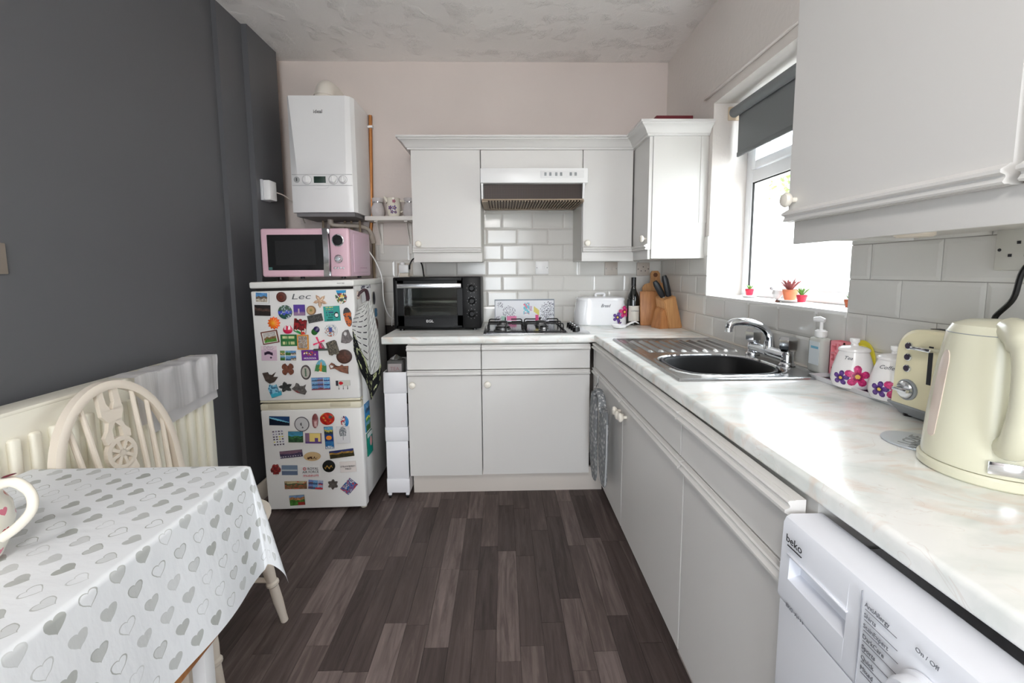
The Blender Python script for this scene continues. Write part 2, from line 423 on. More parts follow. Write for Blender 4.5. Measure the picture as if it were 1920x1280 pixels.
# floor: base slab and vinyl planks
fl = struct('floor', box(XL - 0.1, XR + 0.4, YR - 0.2, YB + 0.1, -0.08, -0.004), mat('floor_underlay', (48, 42, 40), 0.8))
pw = 0.0805
NP = 0
x = -1.40
col_i = 0
while x < 0.64:
    rnd = random.Random(col_i * 7 + 3)
    y = -0.1 - rnd.random() * 0.45
    while y < 2.83:
        ln = rnd.choice([0.30, 0.38, 0.46, 0.55])
        y1 = min(y + ln, 2.84)
        xx1 = min(x + pw, 0.66)
        vis = y1 > 0.55 and y < 2.40 and (x > -0.98 or y > 1.2) and x < 0.60 and xx1 / max(y1, .01) > -0.95
        if vis and NP < 296:
            bm = bmesh.new(); bx(bm, -(xx1 - x) / 2 + 0.0005, (xx1 - x) / 2 - 0.0005, -(y1 - y) / 2 + 0.0005, (y1 - y) / 2 - 0.0005, -0.004, 0.0)
            o = bpy.data.objects.new('plank', mesh_of(bm, 'plank', plank_m, 0)); COL.objects.link(o)
            o.location = ((x + xx1) / 2, (y + y1) / 2, 0); o.parent = fl; NP += 1
        else:
            if 'rest' not in globals(): rest = bmesh.new()
            bx(rest, x + 0.0005, xx1 - 0.0005, y + 0.0005, y1 - 0.0005, -0.004, 0.0)
        y = y1
        if y >= 2.83: break
    x += pw; col_i += 1
o = obj('plank_field', rest, plank_m, fl); o['kind'] = 'stuff'
struct('ceiling', box(XL - 0.2, XR + 0.4, YR - 0.2, YB + 0.1, ZC, ZC + 0.1), ceil_m)
wb = struct('wall_back', box(XL - 0.2, XR + 0.4, YB, YB + 0.15, -0.08, ZC + 0.05), wallb_m)
# left wall: near plane with two shallow steps towards the corner
bm = bmesh.new()
bx(bm, -1.55, -1.405, YR - 0.1, -1.9, -0.08, ZC + 0.02); bx(bm, -1.55, -1.405, -1.0, 2.25, -0.08, ZC + 0.02)
bx(bm, -1.55, -1.405, -1.9, -1.0, -0.08, 0.6); bx(bm, -1.55, -1.405, -1.9, -1.0, 2.1, ZC + 0.02)
bx(bm, -1.55, -1.382, 2.25, 2.455, -0.08, ZC + 0.02)
bx(bm, -1.55, -1.352, 2.455, 2.755, -0.08, ZC + 0.02)
struct('wall_left', bm, grey_m)
bm = box(-1.55, -1.405, 2.755, 2.87, -0.08, ZC + 0.02)
struct('wall_left_return', bm, mat('aged_plaster', (176, 158, 138), 0.9, var=0.2, vscale=9))
struct('baseboard_left', box(-1.4048, -1.385, 0.4, 2.25, 0, 0.10, bev=0.004), cream_m)
struct('baseboard_corner', box(-1.3518, -1.335, 2.25, 2.75, 0, 0.10, bev=0.004), cream_m)
# right wall with window opening
WY0, WY1, WZ0, WZ1 = 1.30, 2.225, 1.122, 2.085
bm = bmesh.new()
bx(bm, XR, XR + 0.30, YR - 0.1, WY0, -0.08, ZC + 0.02); bx(bm, XR, XR + 0.30, WY1, YB + 0.02, -0.08, ZC + 0.02)
bx(bm, XR, XR + 0.30, WY0, WY1, -0.08, WZ0 - 0.02); bx(bm, XR, XR + 0.30, WY0, WY1, WZ1, ZC + 0.02)
wr = struct('wall_right', bm, wallr_m)
# rear wall behind the camera with a glazed double door (source of the room's second daylight)
bm = bmesh.new()
bx(bm, XL - 0.1, -0.6, YR - 0.15, YR, -0.08, ZC + 0.02); bx(bm, 0.4, XR + 0.1, YR - 0.15, YR, -0.08, ZC + 0.02); bx(bm, -0.6, 0.4, YR - 0.15, YR, 2.05, ZC + 0.02)
struct('wall_rear', bm, wallb_m)
d1 = struct('door_1', box(-0.6, -0.53, YR - 0.1, YR - 0.04, 0, 2.05, bev=0.005), upvc_m)
for a in ((0.33, 0.4, 0, 2.05), (-0.53, 0.33, 0, 0.09), (-0.53, 0.33, 1.97, 2.05)):
    obj('door_frame', box(a[0], a[1], YR - 0.1, YR - 0.04, a[2], a[3], bev=0.004), upvc_m, d1)

w2_ = struct('window_2', box(-1.50, -1.44, -1.9, -1.84, 0.6, 2.1, bev=0.004), upvc_m)
for y0, y1, z0, z1 in ((-1.06, -1.0, .6, 2.1), (-1.84, -1.06, .6, .66), (-1.84, -1.06, 2.04, 2.1), (-1.48, -1.42, .66, 2.04)):
    obj('frame_bar', box(-1.50, -1.44, y0, y1, z0, z1, bev=0.004), upvc_m, w2_)
struct('ground_side', box(-9, -1.56, -8, 3, -0.5, -0.1), mat('paving3', (180, 178, 172), 0.9))

# ------------------------------------------------------------ wall tiles (bevelled metro tiles, parts of their walls)
TZ = [0.9153 + 0.1025 * k for k in range(8)]
def tile_bm(w, h):
    bm = bmesh.new(); g = 0.001; w2, h2 = w / 2 - g, h / 2 - g; b = min(0.010, w2 * 0.5, h2 * 0.5)
    loops = [[Vector((sx * (w2 - o), -d, sz * (h2 - o))) for sx, sz in ((-1, -1), (1, -1), (1, 1), (-1, 1))] for o, d in ((0, 0), (0, 0.0048), (b, 0.0068))]
    ringface(bm, loops); return bm
tmeshes = {}
def put_tile(wall, pre, a0, a1, z0, z1):
    if a1 - a0 < 0.012 or z1 - z0 < 0.012: return
    key = (round(a1 - a0, 4), round(z1 - z0, 4))
    if key not in tmeshes: tmeshes[key] = mesh_of(tile_bm(*key), 'tile', tile_m, 0)
    o = bpy.data.objects.new('tile', tmeshes[key]); COL.objects.link(o); o.parent = wall
    o.matrix_local = pre @ T(((a0 + a1) / 2, 0, (z0 + z1) / 2))
def tiles(wall, pre, lo, hi, rows, phase, holes=()):
    for k in rows:
        z0, z1 = TZ[k], TZ[k + 1] if k < 7 else TZ[k] + 0.022
        a = phase + (0.10125 if k % 2 else 0) - 10 * 0.2025
        while a < hi:
            a0, a1 = max(a, lo), min(a + 0.2025, hi)
            a += 0.2025
            if a1 <= a0: continue
            pieces = [(a0, a1, z0, z1)]
            for hx0, hx1, hz0, hz1 in holes:
                nxt = []
                for p in pieces:
                    if p[1] <= hx0 or p[0] >= hx1 or p[3] <= hz0 or p[2] >= hz1: nxt.append(p); continue
                    if p[0] < hx0: nxt.append((p[0], hx0, p[2], p[3]))
                    if p[1] > hx1: nxt.append((hx1, p[1], p[2], p[3]))
                    m0, m1 = max(p[0], hx0), min(p[1], hx1)
                    if p[2] < hz0: nxt.append((m0, m1, p[2], hz0))
                    if p[3] > hz1: nxt.append((m0, m1, hz1, p[3]))
                pieces = nxt
            for p in pieces: put_tile(wall, pre, *p)
tiles(wb, T((0, YB, 0)), -0.828, 1.065, range(0, 5), -0.002)
tiles(wb, T((0, YB, 0)), -0.125, 0.47, range(5, 8), -0.002)
PR = RX(XR)
tiles(wr, PR, -2.858, -0.45, range(0, 5), -1.023 - 0.10125, holes=((-WY1, -WY0, WZ0 - 0.005, 3),))
obj('grout_bed', box(-0.83, 1.068, YB - 0.0012, YB + 0.001, 0.9, 1.43), grout_m, wb)
bm = box(XR - 0.0012, XR + 0.001, 0.44, 2.864, 0.9, WZ0 - 0.003); bx(bm, XR - 0.0012, XR + 0.001, 0.44, WY0, WZ0 - 0.003, 1.43); bx(bm, XR - 0.0012, XR + 0.001, WY1, 2.864, WZ0 - 0.003, 1.43)
obj('grout_bed', bm, grout_m, wr)

# ------------------------------------------------------------ window, reveal, sill
struct('trim_1', box(XR - 0.006, XR + 0.26, WY0, WY1, WZ0 - 0.02, WZ0, bev=0.002), mat('white_sill', (240, 239, 236), 0.3))
struct('trim_2', box(XR - 0.018, XR, 1.0, 2.31, 2.128, 2.14, bev=0.003), wallr_m)
FX = 1.25
wn = struct('window_1', box(FX, FX + 0.07, WY1 - 0.055, WY1, WZ0, WZ1, bev=0.004), upvc_m)
for y0, y1, z0, z1 in ((WY0, WY0 + 0.055, WZ0, WZ1), (WY0 + 0.0555, WY1 - 0.0555, WZ0, WZ0 + 0.05), (WY0 + 0.0555, WY1 - 0.0555, WZ1 - 0.05, WZ1), (WY0 + 0.0555, WY1 - 0.0555, 1.685, 1.745)):
    obj('frame_bar', box(FX, FX + 0.07, y0, y1, z0, z1, bev=0.004), upvc_m, wn)
# opening fanlight sash with its dark gasket
s0 = obj('sash', box(FX - 0.012, FX + 0.03, WY1 - 0.095, WY1 - 0.057, 1.747, WZ1 - 0.052, bev=0.004), upvc_m, wn)
for y0, y1, z0, z1 in ((WY0 + 0.057, WY0 + 0.095, 1.747, WZ1 - 0.052), (WY0 + 0.0955, WY1 - 0.0955, 1.747, 1.785), (WY0 + 0.0955, WY1 - 0.0955, WZ1 - 0.08, WZ1 - 0.052)):
    obj('sash', box(FX - 0.012, FX + 0.03, y0, y1, z0, z1, bev=0.004), upvc_m, wn)
obj('gasket', box(FX + 0.004, FX + 0.012, WY1 - 0.06, WY1 - 0.054, WZ0 + 0.05, 1.685), dark_m, wn)
obj('gasket', box(FX + 0.004, FX + 0.012, WY0 + 0.055, WY1 - 0.055, 1.680, 1.686), dark_m, wn)
for y0, y1, z0, z1 in ((WY0 + 0.056, WY1 - 0.056, WZ0 + 0.051, 1.684), (WY0 + 0.096, WY1 - 0.096, 1.786, WZ1 - 0.081)):
    obj('glass_pane', box(FX + 0.03, FX + 0.034, y0, y1, z0, z1), mat('window_glass', (255, 255, 255), 0.0, trans=1.0, spec=0.3), wn)
# roller blind
bl = thing('roller_blind', 'dark grey roller blind half drawn at the top of the window', 'blind', (1.165, 1.76, 2.0))
obj('roller', tb([(1.165, WY0 + 0.02, 2.035), (1.165, WY1 - 0.015, 2.035)], 0.024, n=20), mat('blind_fabric', (128, 131, 133), 0.8), bl)
bm = bmesh.new(); N_ = 10
loops = []
pts = [(1.184, 2.035), (1.184, 1.95), (1.182, 1.86), (1.182, 1.832)]
for off in (0, 0.0015): loops += [[Vector((a + off, y, z)) for a, z in pts] for y in ((WY0 + 0.03, WY1 - 0.03) if off == 0 else ())]
extr(bm, [(1.183, WY0 + 0.03, 2.035), (1.183, WY1 - 0.03, 2.035), (1.183, WY1 - 0.03, 1.832), (1.183, WY0 + 0.03, 1.832)], (0.0012, 0, 0))
obj('fabric', bm, MATS['blind_fabric'], bl)
obj('bottom_bar', box(1.178, 1.189, WY0 + 0.03, WY1 - 0.03, 1.815, 1.838, bev=0.003), mat('blind_bar', (118, 121, 123), 0.7), bl)
obj('bracket', box(1.14, 1.20, WY1 - 0.014, WY1 - 0.002, 2.00, 2.065, bev=0.004), mat('old_white', (214, 196, 170), 0.7), bl)

# outside: patio, rendered garden wall, bush behind it
struct('ground_outside', box(1.37, 9, -6, 9, -0.5, -0.3), mat('paving', (190, 188, 182), 0.9))
struct('ground_rear', box(-6, 6, -8, YR - 0.16, -0.5, -0.1), mat('paving2', (180, 178, 172), 0.9))
struct('garden_wall', box(2.6, 2.8, 0.0, 8, -0.3, 1.93), mat('white_render', (240, 238, 232), 0.9))
bm = bmesh.new()
rb = random.Random(5)
for i in range(700):
    c = Vector((3.2 + rb.uniform(-.3, .3), rb.uniform(2.6, 6.5), 1.9 + rb.random() ** 0.7 * 0.42))
    a = rb.uniform(0, 2 * PI); s = rb.uniform(.04, .08); t = rb.uniform(-.8, .8)
    u = Vector((math.cos(a), math.sin(a), t)).normalized() * s; w = u.cross(Vector((0, 0, 1))).normalized() * s * .45
    vs = [bm.verts.new(c + p) for p in (-u, w, u, -w)]; bm.faces.new(vs)
bush = thing('bush', 'light green leafy bush rising behind the white garden wall outside', 'bush', (3.2, 4.5, -0.3))
o = obj('foliage', bm, green_m, bush, smooth=0); o['kind'] = 'stuff'
obj('trunk', tb([(3.2, 4.5, -0.3), (3.2, 4.4, 0.8), (3.15, 4.5, 2.0)], [0.05, 0.04, 0.02]), wood_m, bush)

# ------------------------------------------------------------ kitchen units
def mould(bm, a0, a1, y, z, up_=1, h=0.030, d=0.018):
    """finger-pull moulding on a front that faces -y; z = outer edge, runs inwards by up_"""
    p = [(0, 0), (-d * 0.6, 0), (-d * 0.75, 0.003), (-d * 0.5, 0.010), (-d * 0.55, 0.013), (-d, 0.016), (-d, 0.021), (-d * 0.6, 0.025), (-d * 0.2, h), (0, h)]
    extr(bm, [(a0, y + q[0], z + up_ * q[1]) for q in p], (a1 - a0, 0, 0))
def front(name, a0, a1, y, z0, z1, parent, pre=None, edge='top', knob=None, m=cab_m):
    g = 0.0013
    bm = box(a0 + g, a1 - g, y - 0.018, y, z0, z1)
    o = obj(name, bm, m, parent, pre)
    bm = bmesh.new()
    if edge == 'top': mould(bm, a0 + g, a1 - g, y - 0.018, z1 - 0.001, -1)
    else: mould(bm, a0 + g, a1 - g, y - 0.018, z0 + 0.001, 1)
    obj('moulding', bm, m, o, pre, smooth=20)
    if knob: add_knob(knob[0], y - 0.018, knob[1], o, pre)
    return o
def add_knob(a, y, z, o, pre=None):
    obj('knob', lath([(0.006, 0), (0.006, 0.012), (0.013, 0.016), (0.0175, 0.021), (0.0185, 0.026), (0.015, 0.032), (0.008, 0.0345), (0, 0.035)], (a, y, z), n=20, axis='y'), knob_m, o, pre)
cb1 = thing('base_cabinet', 'narrow white base cabinet beside the white trolley, one drawer and one door', 'cabinet', (-0.317, 2.57, 0))
obj('body', box(-0.515, -0.119, 2.300, 2.86, 0.14, 0.868), cabin_m, cb1)
front('drawer', -0.515, -0.119, 2.286, 0.732, 0.862, cb1)
front('door', -0.515, -0.119, 2.286, 0.140, 0.727, cb1, knob=(-0.486, 0.652))
cb2 = thing('base_cabinet', 'wide white base cabinet under the gas hob with drawer front and door', 'cabinet', (0.175, 2.57, 0))
obj('body', box(-0.116, 0.468, 2.300, 2.86, 0.14, 0.868), cabin_m, cb2)
front('drawer', -0.116, 0.468, 2.286, 0.732, 0.862, cb2)
front('door', -0.116, 0.468, 2.286, 0.143, 0.727, cb2, knob=(-0.085, 0.652))
pl = tag(obj('plinth', box(-0.515, 0.56, 2.352, 2.372, 0, 0.138, bev=0.001), mat('plinth_cream', (222, 214, 206), 0.5)), 'white plinth board running under the two cabinets of the hob wall', 'plinth')
tag(obj('plinth', box(0.580, 0.60, 1.30, 2.35, 0, 0.178, bev=0.001), MATS['plinth_cream']), 'white plinth board set back under the sink cabinet', 'plinth')
tag(obj('plinth', box(0.566, 0.588, 0.67, 1.292, 0, 0.178, bev=0.001), MATS['plinth_cream']), 'short white plinth board beside the washing machine', 'plinth')
PX = RX(0.508)
cs = thing('sink_cabinet', 'white double base cabinet under the sink with long false drawer front', 'cabinet', (0.78, 1.7, 0))
obj('body', box(-2.283, -1.118, 0.014, 0.03, 0.18, 0.868), cabin_m, cs, PX)
obj('side_panel', box(-1.136, -1.118, 0.018, 0.54, 0.18, 0.868), cabin_m, cs, PX)
obj('corner_post', box(-2.283, -2.262, -0.019, 0, 0.14, 0.866), cab_m, cs, PX)
front('drawer_front', -2.260, -1.138, 0, 0.742, 0.868, cs, PX)
front('door', -2.260, -1.708, 0, 0.178, 0.737, cs, PX, knob=(-1.745, 0.668))
o = front('door', -1.704, -1.114, 0, 0.178, 0.737, cs, PX, knob=(-1.655, 0.670))
add_knob(-1.700, -0.018, 0.664, o, PX)
c3 = thing('base_cabinet', 'white base cabinet beside the washing machine with drawer and door', 'cabinet', (0.78, 0.9, 0))
obj('body', box(-1.110, -0.668, 0.014, 0.54, 0.18, 0.868), cabin_m, c3, PX)
front('drawer', -1.135, -0.676, 0, 0.742, 0.868, c3, PX)
front('door', -1.110, -0.668, 0, 0.178, 0.737, c3, PX)
# worktops
def wtprof(z0=0.870, z1=0.910, r=0.010):
    out = []
    for k in range(7): a = PI / 2 + k * PI / 12; out.append((r + r * math.cos(a), z1 - r + r * math.sin(a)))
    for k in range(7): a = PI + k * PI / 12; out.append((r + r * math.cos(a), z0 + r + r * math.sin(a)))
    return out
bm = bmesh.new(); pr = wtprof()
extr(bm, [(-0.645, 2.265 + a, z) for a, z in pr] + [(-0.645, 2.863, 0.870), (-0.645, 2.863, 0.910)], (1.085 + 0.645 - 0.02, 0, 0))
tag(obj('worktop', bm, marble_m), 'marble-effect worktop along the hob wall carrying mini oven and bread bin', 'worktop')
bm = bmesh.new()
SX0, SX1, SY0, SY1 = 0.575, 1.015, 1.33, 2.07   # cut-out under the sink
pr = wtprof(0.873)
ringface(bm, [[Vector((x0 + a, y, z)) for a, z in pr] + [Vector((SX0, y, 0.873)), Vector((SX0, y, 0.910))] for x0, y in ((0.520, -0.35), (0.487, 2.264))])
bx(bm, SX0, 1.068, -0.35, SY0, 0.873, 0.910); bx(bm, SX0, 1.068, SY1, 2.264, 0.873, 0.910); bx(bm, SX1, 1.068, SY0, SY1, 0.873, 0.910)
tag(obj('worktop', bm, marble_m), 'long marble-effect worktop under the window carrying sink, toaster and kettle', 'worktop')
_wt = [o for o in COL.objects if o.name.startswith('worktop')][-1]
obj('underside_shade', box(.535, 1.06, -.34, .666, .8705, .8729), mat('underside_shade_brown', (70, 54, 42), .9), _wt)  # shade above the washing machine, painted as a dark sheet under the worktop
tag(obj('upstand_bead', box(0.985 + .075, 1.068, 0.4, 2.86, 0.9102, 0.919, bev=0.003), MATS['plinth_cream']), 'cream sealing strip along the back of the sink worktop', 'trim')

# wall units
def wallunit(label, a0, a1, y, pre, knob, z0=1.318, zt=1.945, yb=2.862, doors=None, nm='wall_cabinet', bodyz=None):
    t = thing(nm, label, 'cabinet', (0, 0, z0) if pre is None else (0, 0, z0))
    return t
w1 = thing('wall_cabinet', 'white wall cabinet left of the cooker hood', 'cabinet', (-0.32, 2.7, 1.31))
obj('body', box(-0.515, -0.122, 2.547, 2.862, 1.312, 1.96), cabin_m, w1)
front('door', -0.515, -0.122, 2.535, 1.362, 1.938, w1, edge='bottom', knob=(-0.480, 1.412))
obj('pelmet', box(-0.512, -0.116, 2.519, 2.534, 1.308, 1.362, bev=0.002), cab_m, w1)
w2 = thing('wall_cabinet', 'narrow white wall cabinet between cooker hood and corner cabinet', 'cabinet', (0.61, 2.7, 1.31))
obj('body', box(0.467, 0.758, 2.547, 2.862, 1.312, 1.96), cabin_m, w2)
front('door', 0.467, 0.756, 2.535, 1.362, 1.938, w2, edge='bottom', knob=(0.492, 1.412))
obj('pelmet', box(0.463, 0.77, 2.519, 2.534, 1.308, 1.362, bev=0.002), cab_m, w2)
w3 = thing('filler_panel', 'plain white panel above the cooker hood', 'panel', (0.17, 2.6, 1.83))
obj('board', box(-0.118, 0.464, 2.519, 2.537, 1.82, 1.938, bev=0.0012, seg=1), cab_m, w3)
obj('body', box(-0.116, 0.462, 2.538, 2.862, 1.83, 1.96), cabin_m, w3)
w4 = thing('corner_wall_cabinet', 'white corner wall cabinet next to the window, open side panel facing the room', 'cabinet', (0.92, 2.4, 1.31))
P4 = RX(0.782)
obj('body', box(0.783, 1.068, 2.265, 2.862, 1.315, 1.96, bev=0.0012, seg=1), cabin_m, w4)
front('door', -2.530, -2.268, 0, 1.362, 1.938, w4, P4, edge='bottom', knob=(-2.29, 1.42))
obj('pelmet', box(-2.535, -2.272, -0.016, -0.001, 1.312, 1.362, bev=0.002), cab_m, w4, P4)
obj('filler', box(1.03, 1.069, 2.262, 2.29, 1.50, 1.96), cabin_m, w4)
prof = [(-0.01, 1.938), (0.014, 1.938), (0.016, 1.946), (0.022, 1.949), (0.027, 1.958), (0.037, 1.972), (0.050, 1.982), (0.056, 1.984), (0.058, 1.990), (0.066, 1.992), (0.066, 2.002), (-0.01, 2.002)]
bm = bmesh.new(); sweep(bm, [(-0.515, 2.863), (-0.515, 2.517), (0.762, 2.517), (0.762, 2.265), (1.068, 2.265)], prof)
tag(obj('cornice', bm, cab_m, smooth=25), 'white moulded cornice along the top of the hob-wall cabinets', 'cornice')
# big wall cabinet on the right
w5 = thing('wall_cabinet', 'large white wall cabinet hanging over the toaster and kettle, nearest the camera', 'cabinet', (0.9, 0.65, 1.31))
P5 = RX(0.758)
obj('body', box(0.759, 1.068, 0.0, 1.112, 1.334, 1.95), cabin_m, w5)
front('door', -1.116, -0.622, 0, 1.375, 1.928, w5, P5, edge='bottom', knob=(-1.088, 1.428))
front('door', -0.606, -0.06, 0, 1.375, 1.928, w5, P5, edge='bottom')
obj('pelmet', box(-1.108, -0.06, -0.006, 0.0, 1.318, 1.376, bev=0.003), cab_m, w5, P5)
obj('pelmet_return', box(0.76, 1.06, 1.096, 1.110, 1.326, 1.345), cab_m, w5)
bm = bmesh.new(); sweep(bm, [(1.068, 1.112), (0.740, 1.112), (0.740, -0.05)], [(a, z - 0.008) for a, z in prof])
tag(obj('cornice', bm, cab_m, smooth=25), 'white moulded cornice on top of the large near wall cabinet', 'cornice')
o = obj('screw_cap', lath([(0.012, 0), (0.010, 0.006), (0, 0.007)], (0.86, 0.87, 1.333), n=14), mat('brown_cap', (120, 70, 50), 0.5), w5)
for yy in (0.93, 0.66):
    obj('downlight', lath([(0.035, 0.0), (0.035, -0.008), (0.03, -0.012), (0, -0.0125)], (0.90, yy, 1.334), n=20), cream_m, w5)

# ------------------------------------------------------------ cooker hood
hd = thing('cooker_hood', 'white cooker hood with dark mesh front over the gas hob', 'cooker hood', (0.18, 2.6, 1.62))
obj('fascia', box(-0.118, 0.478, 2.425, 2.517, 1.738, 1.818, bev=0.004), white_m, hd)
obj('housing', box(-0.114, 0.462, 2.5, 2.86, 1.66, 1.815), cabin_m, hd)
obj('dark_recess', box(-0.100, 0.455, 2.462, 2.50, 1.652, 1.738), grille_m, hd, label='brown grease mesh')
for a in (-0.114, 0.452):
    bm = bmesh.new(); extr(bm, [(a, 2.435, 1.738), (a, 2.50, 1.738), (a, 2.50, 1.65), (a, 2.455, 1.65)], (0.010, 0, 0))
    obj('cheek', bm, white_m, hd)
obj('front_rail', box(-0.112, 0.460, 2.450, 2.458, 1.648, 1.656, bev=0.002), mat('aged_beige', (150, 132, 112), 0.5), hd)
bm = bmesh.new()
for i in range(33):
    a = -0.085 + i * 0.0165; bx(bm, a, a + 0.0065, 2.458, 2.76, 1.642, 1.648)
o = obj('grille_bars', bm, MATS['aged_beige'], hd, smooth=0); o['kind'] = 'stuff'
obj('grille_backing', box(-0.10, 0.455, 2.46, 2.78, 1.650, 1.654), mat('grease_brown', (96, 78, 66), 0.6), hd)
bm = bmesh.new(); bx(bm, -0.112, -0.085, 2.455, 2.79, 1.640, 1.65); bx(bm, 0.452, 0.462, 2.455, 2.79, 1.640, 1.65); bx(bm, -0.112, 0.462, 2.76, 2.79, 1.640, 1.65)
obj('grille_frame', bm, MATS['aged_beige'], hd)
sl = obj('switch_panel', box(0.215, 0.455, 2.4225, 2.4255, 1.765, 1.803, bev=0.001), mat('hood_label', (228, 228, 228), 0.4), hd)
for a in (0.235, 0.262, 0.295, 0.322, 0.375, 0.402):
    obj('switch', box(a, a + 0.012, 2.418, 2.423, 1.775, 1.793, bev=0.001), grp_m, sl)

# ------------------------------------------------------------ boiler and pipes
bo = thing('boiler', 'tall white gas boiler on the wall above the pink microwave', 'boiler', (-1.02, 2.7, 1.57))
bm = bmesh.new()
def blp(z, w0, w1, f):
    return [Vector((-1.215 + 0.0, 2.862, z)), Vector((-1.215, 2.60, z)), Vector((-1.215 + 0.004, 2.565, z)), Vector((-1.215 + w0, f, z)), Vector((-0.845 - w1, f, z)), Vector((-0.845 - 0.012, 2.555, z)), Vector((-0.842, 2.585, z)), Vector((-0.842, 2.862, z))]
ringface(bm, [blp(1.60, .075, .045, 2.552), blp(1.785, .052, .045, 2.540), blp(1.9, .045, .042, 2.540), blp(2.242, .02, .035, 2.542)])
obj('casing', bm, white_m, bo, smooth=20)
obj('chassis', box(-1.195, -0.86, 2.575, 2.855, 1.578, 1.60), mat('boiler_base', (120, 118, 120), 0.5), bo)
bm = bmesh.new(); bx(bm, -1.195, -0.855, 2.5375, 2.5385 + .003, 1.809, 1.8105); bx(bm, -1.195, -0.855, 2.5375, 2.5385 + .003, 1.748, 1.7495)
obj('panel_seam', bm, mat('seam_grey', (170, 168, 170), 0.6), bo)
PB = T((0, 2.5395, 0))
obj('display', box(-1.072, -1.005, -0.003, 0.001, 1.763, 1.799, bev=0.001), mat('lcd_green', (38, 58, 50), 0.3), bo, PB)
obj('pressure_gauge', lath([(0.017, 0), (0.017, 0.003), (0.015, 0.004), (0, 0.004)], (-1.168, 0, 1.781), axis='y', n=24), mat('gauge_grey', (170, 172, 172), 0.4), bo, PB)
obj('gauge_hand', box(-1.170, -1.166, -0.006, -0.004, 1.772, 1.790), ink_m, bo, PB)
for a, r in ((-1.112, 0.021), (-0.962, 0.021), (-0.908, 0.019)):
    obj('dial_scale', lath([(r * 1.28, 0), (r * 1.28, .001), (r * 1.2, .0012)], (a, 0, 1.781), axis='y', n=26, cap=False), MATS['seam_grey'], bo, PB)
    k = obj('dial', lath([(r * 1.15, 0), (r * 1.15, 0.002), (r, 0.003), (r * .9, 0.012), (r * .8, 0.014), (0, 0.014)], (a, 0, 1.781), axis='y', n=26), white_m, bo, PB)
    obj('pointer', box(a - 0.004, a + 0.004, -0.019, -0.012, 1.781 - r * .8, 1.781 + r * .8, bev=0.001), white_m, k, PB)
bm = bmesh.new()
lp = [(-1.06, 2.5385, 1.7475)] + [(-1.032 - 0.045 * math.cos(a), 2.5385, 1.7475 - 0.018 * math.sin(a)) for a in [PI * k / 10 for k in range(1, 10)]]
extr(bm, lp, (0, -0.003, 0)); obj('flap_tab', bm, white_m, bo)
text('ideal', 0.028, T((-1.032, 2.540, 2.155)), ink_m, bo, name='lettering')
bm = bmesh.new()
for i, s in enumerate((0, 1)):
    pass
fl_ = thing('flue_elbow', 'white ribbed flue elbow on top of the boiler', 'flue', (-1.045, 2.72, 2.242))
obj('pipe', tb(curve([(-1.055, 2.70, 2.24), (-1.055, 2.70, 2.30), (-1.05, 2.725, 2.345), (-1.045, 2.79, 2.355), (-1.045, 2.863, 2.355)], 5), 0.052, n=24), mat('flue_white', (232, 226, 216), 0.4), fl_)
for z in (2.27, 2.285, 2.30):
    obj('rib', lath([(0.05, -0.004), (0.058, -0.003), (0.058, 0.003), (0.05, 0.004)], (-1.055, 2.70, z), n=24, cap=False), MATS['flue_white'], fl_)
pp = thing('copper_pipe', 'bare copper pipe upright on the wall beside the boiler', 'pipe', (-0.838, 2.84, 1.55))
obj('pipe', tb([(-0.853, 2.85, 1.46), (-0.853, 2.848, 1.52), (-0.842, 2.846, 1.62), (-0.828, 2.846, 2.24)], 0.011, n=12), copper_m, pp)
obj('clip', box(-0.848, -0.812, 2.828, 2.864, 2.16, 2.175, bev=0.003), white_m, pp)
wp = thing('waste_pipe', 'grey-white painted pipe running under the boiler and down the wall', 'pipe', (-0.9, 2.8, 1.2))
obj('pipe', tb(curve([(-1.06, 2.72, 1.585), (-1.06, 2.72, 1.555), (-1.03, 2.74, 1.545), (-0.92, 2.78, 1.545), (-0.865, 2.82, 1.53), (-0.84, 2.84, 1.48), (-0.838, 2.845, 1.44)], 5), 0.013, n=12), pipe_m, wp)
obj('coupling', tb([(-1.06, 2.72, 1.59), (-1.06, 2.72, 1.55)], 0.018, n=12), pipe_m, wp)
obj('coupling', tb([(-0.848, 2.835, 1.49), (-0.838, 2.845, 1.44)], 0.0175, n=12), pipe_m, wp)
obj('lower_pipe', tb([(-0.838, 2.848, 1.45), (-0.842, 2.848, 1.22), (-0.842, 2.848, 0.95)], 0.009, n=10), mat('tarnished', (150, 132, 108), 0.5), wp)
for a, yy in ((-1.13, 2.78), (-1.08, 2.78), (-1.00, 2.8), (-0.96, 2.8), (-0.90, 2.78)):
    obj('tail_pipe', tb([(a, yy, 1.582), (a, yy, 1.30)], 0.0075, n=8), MATS['tarnished'], bo)

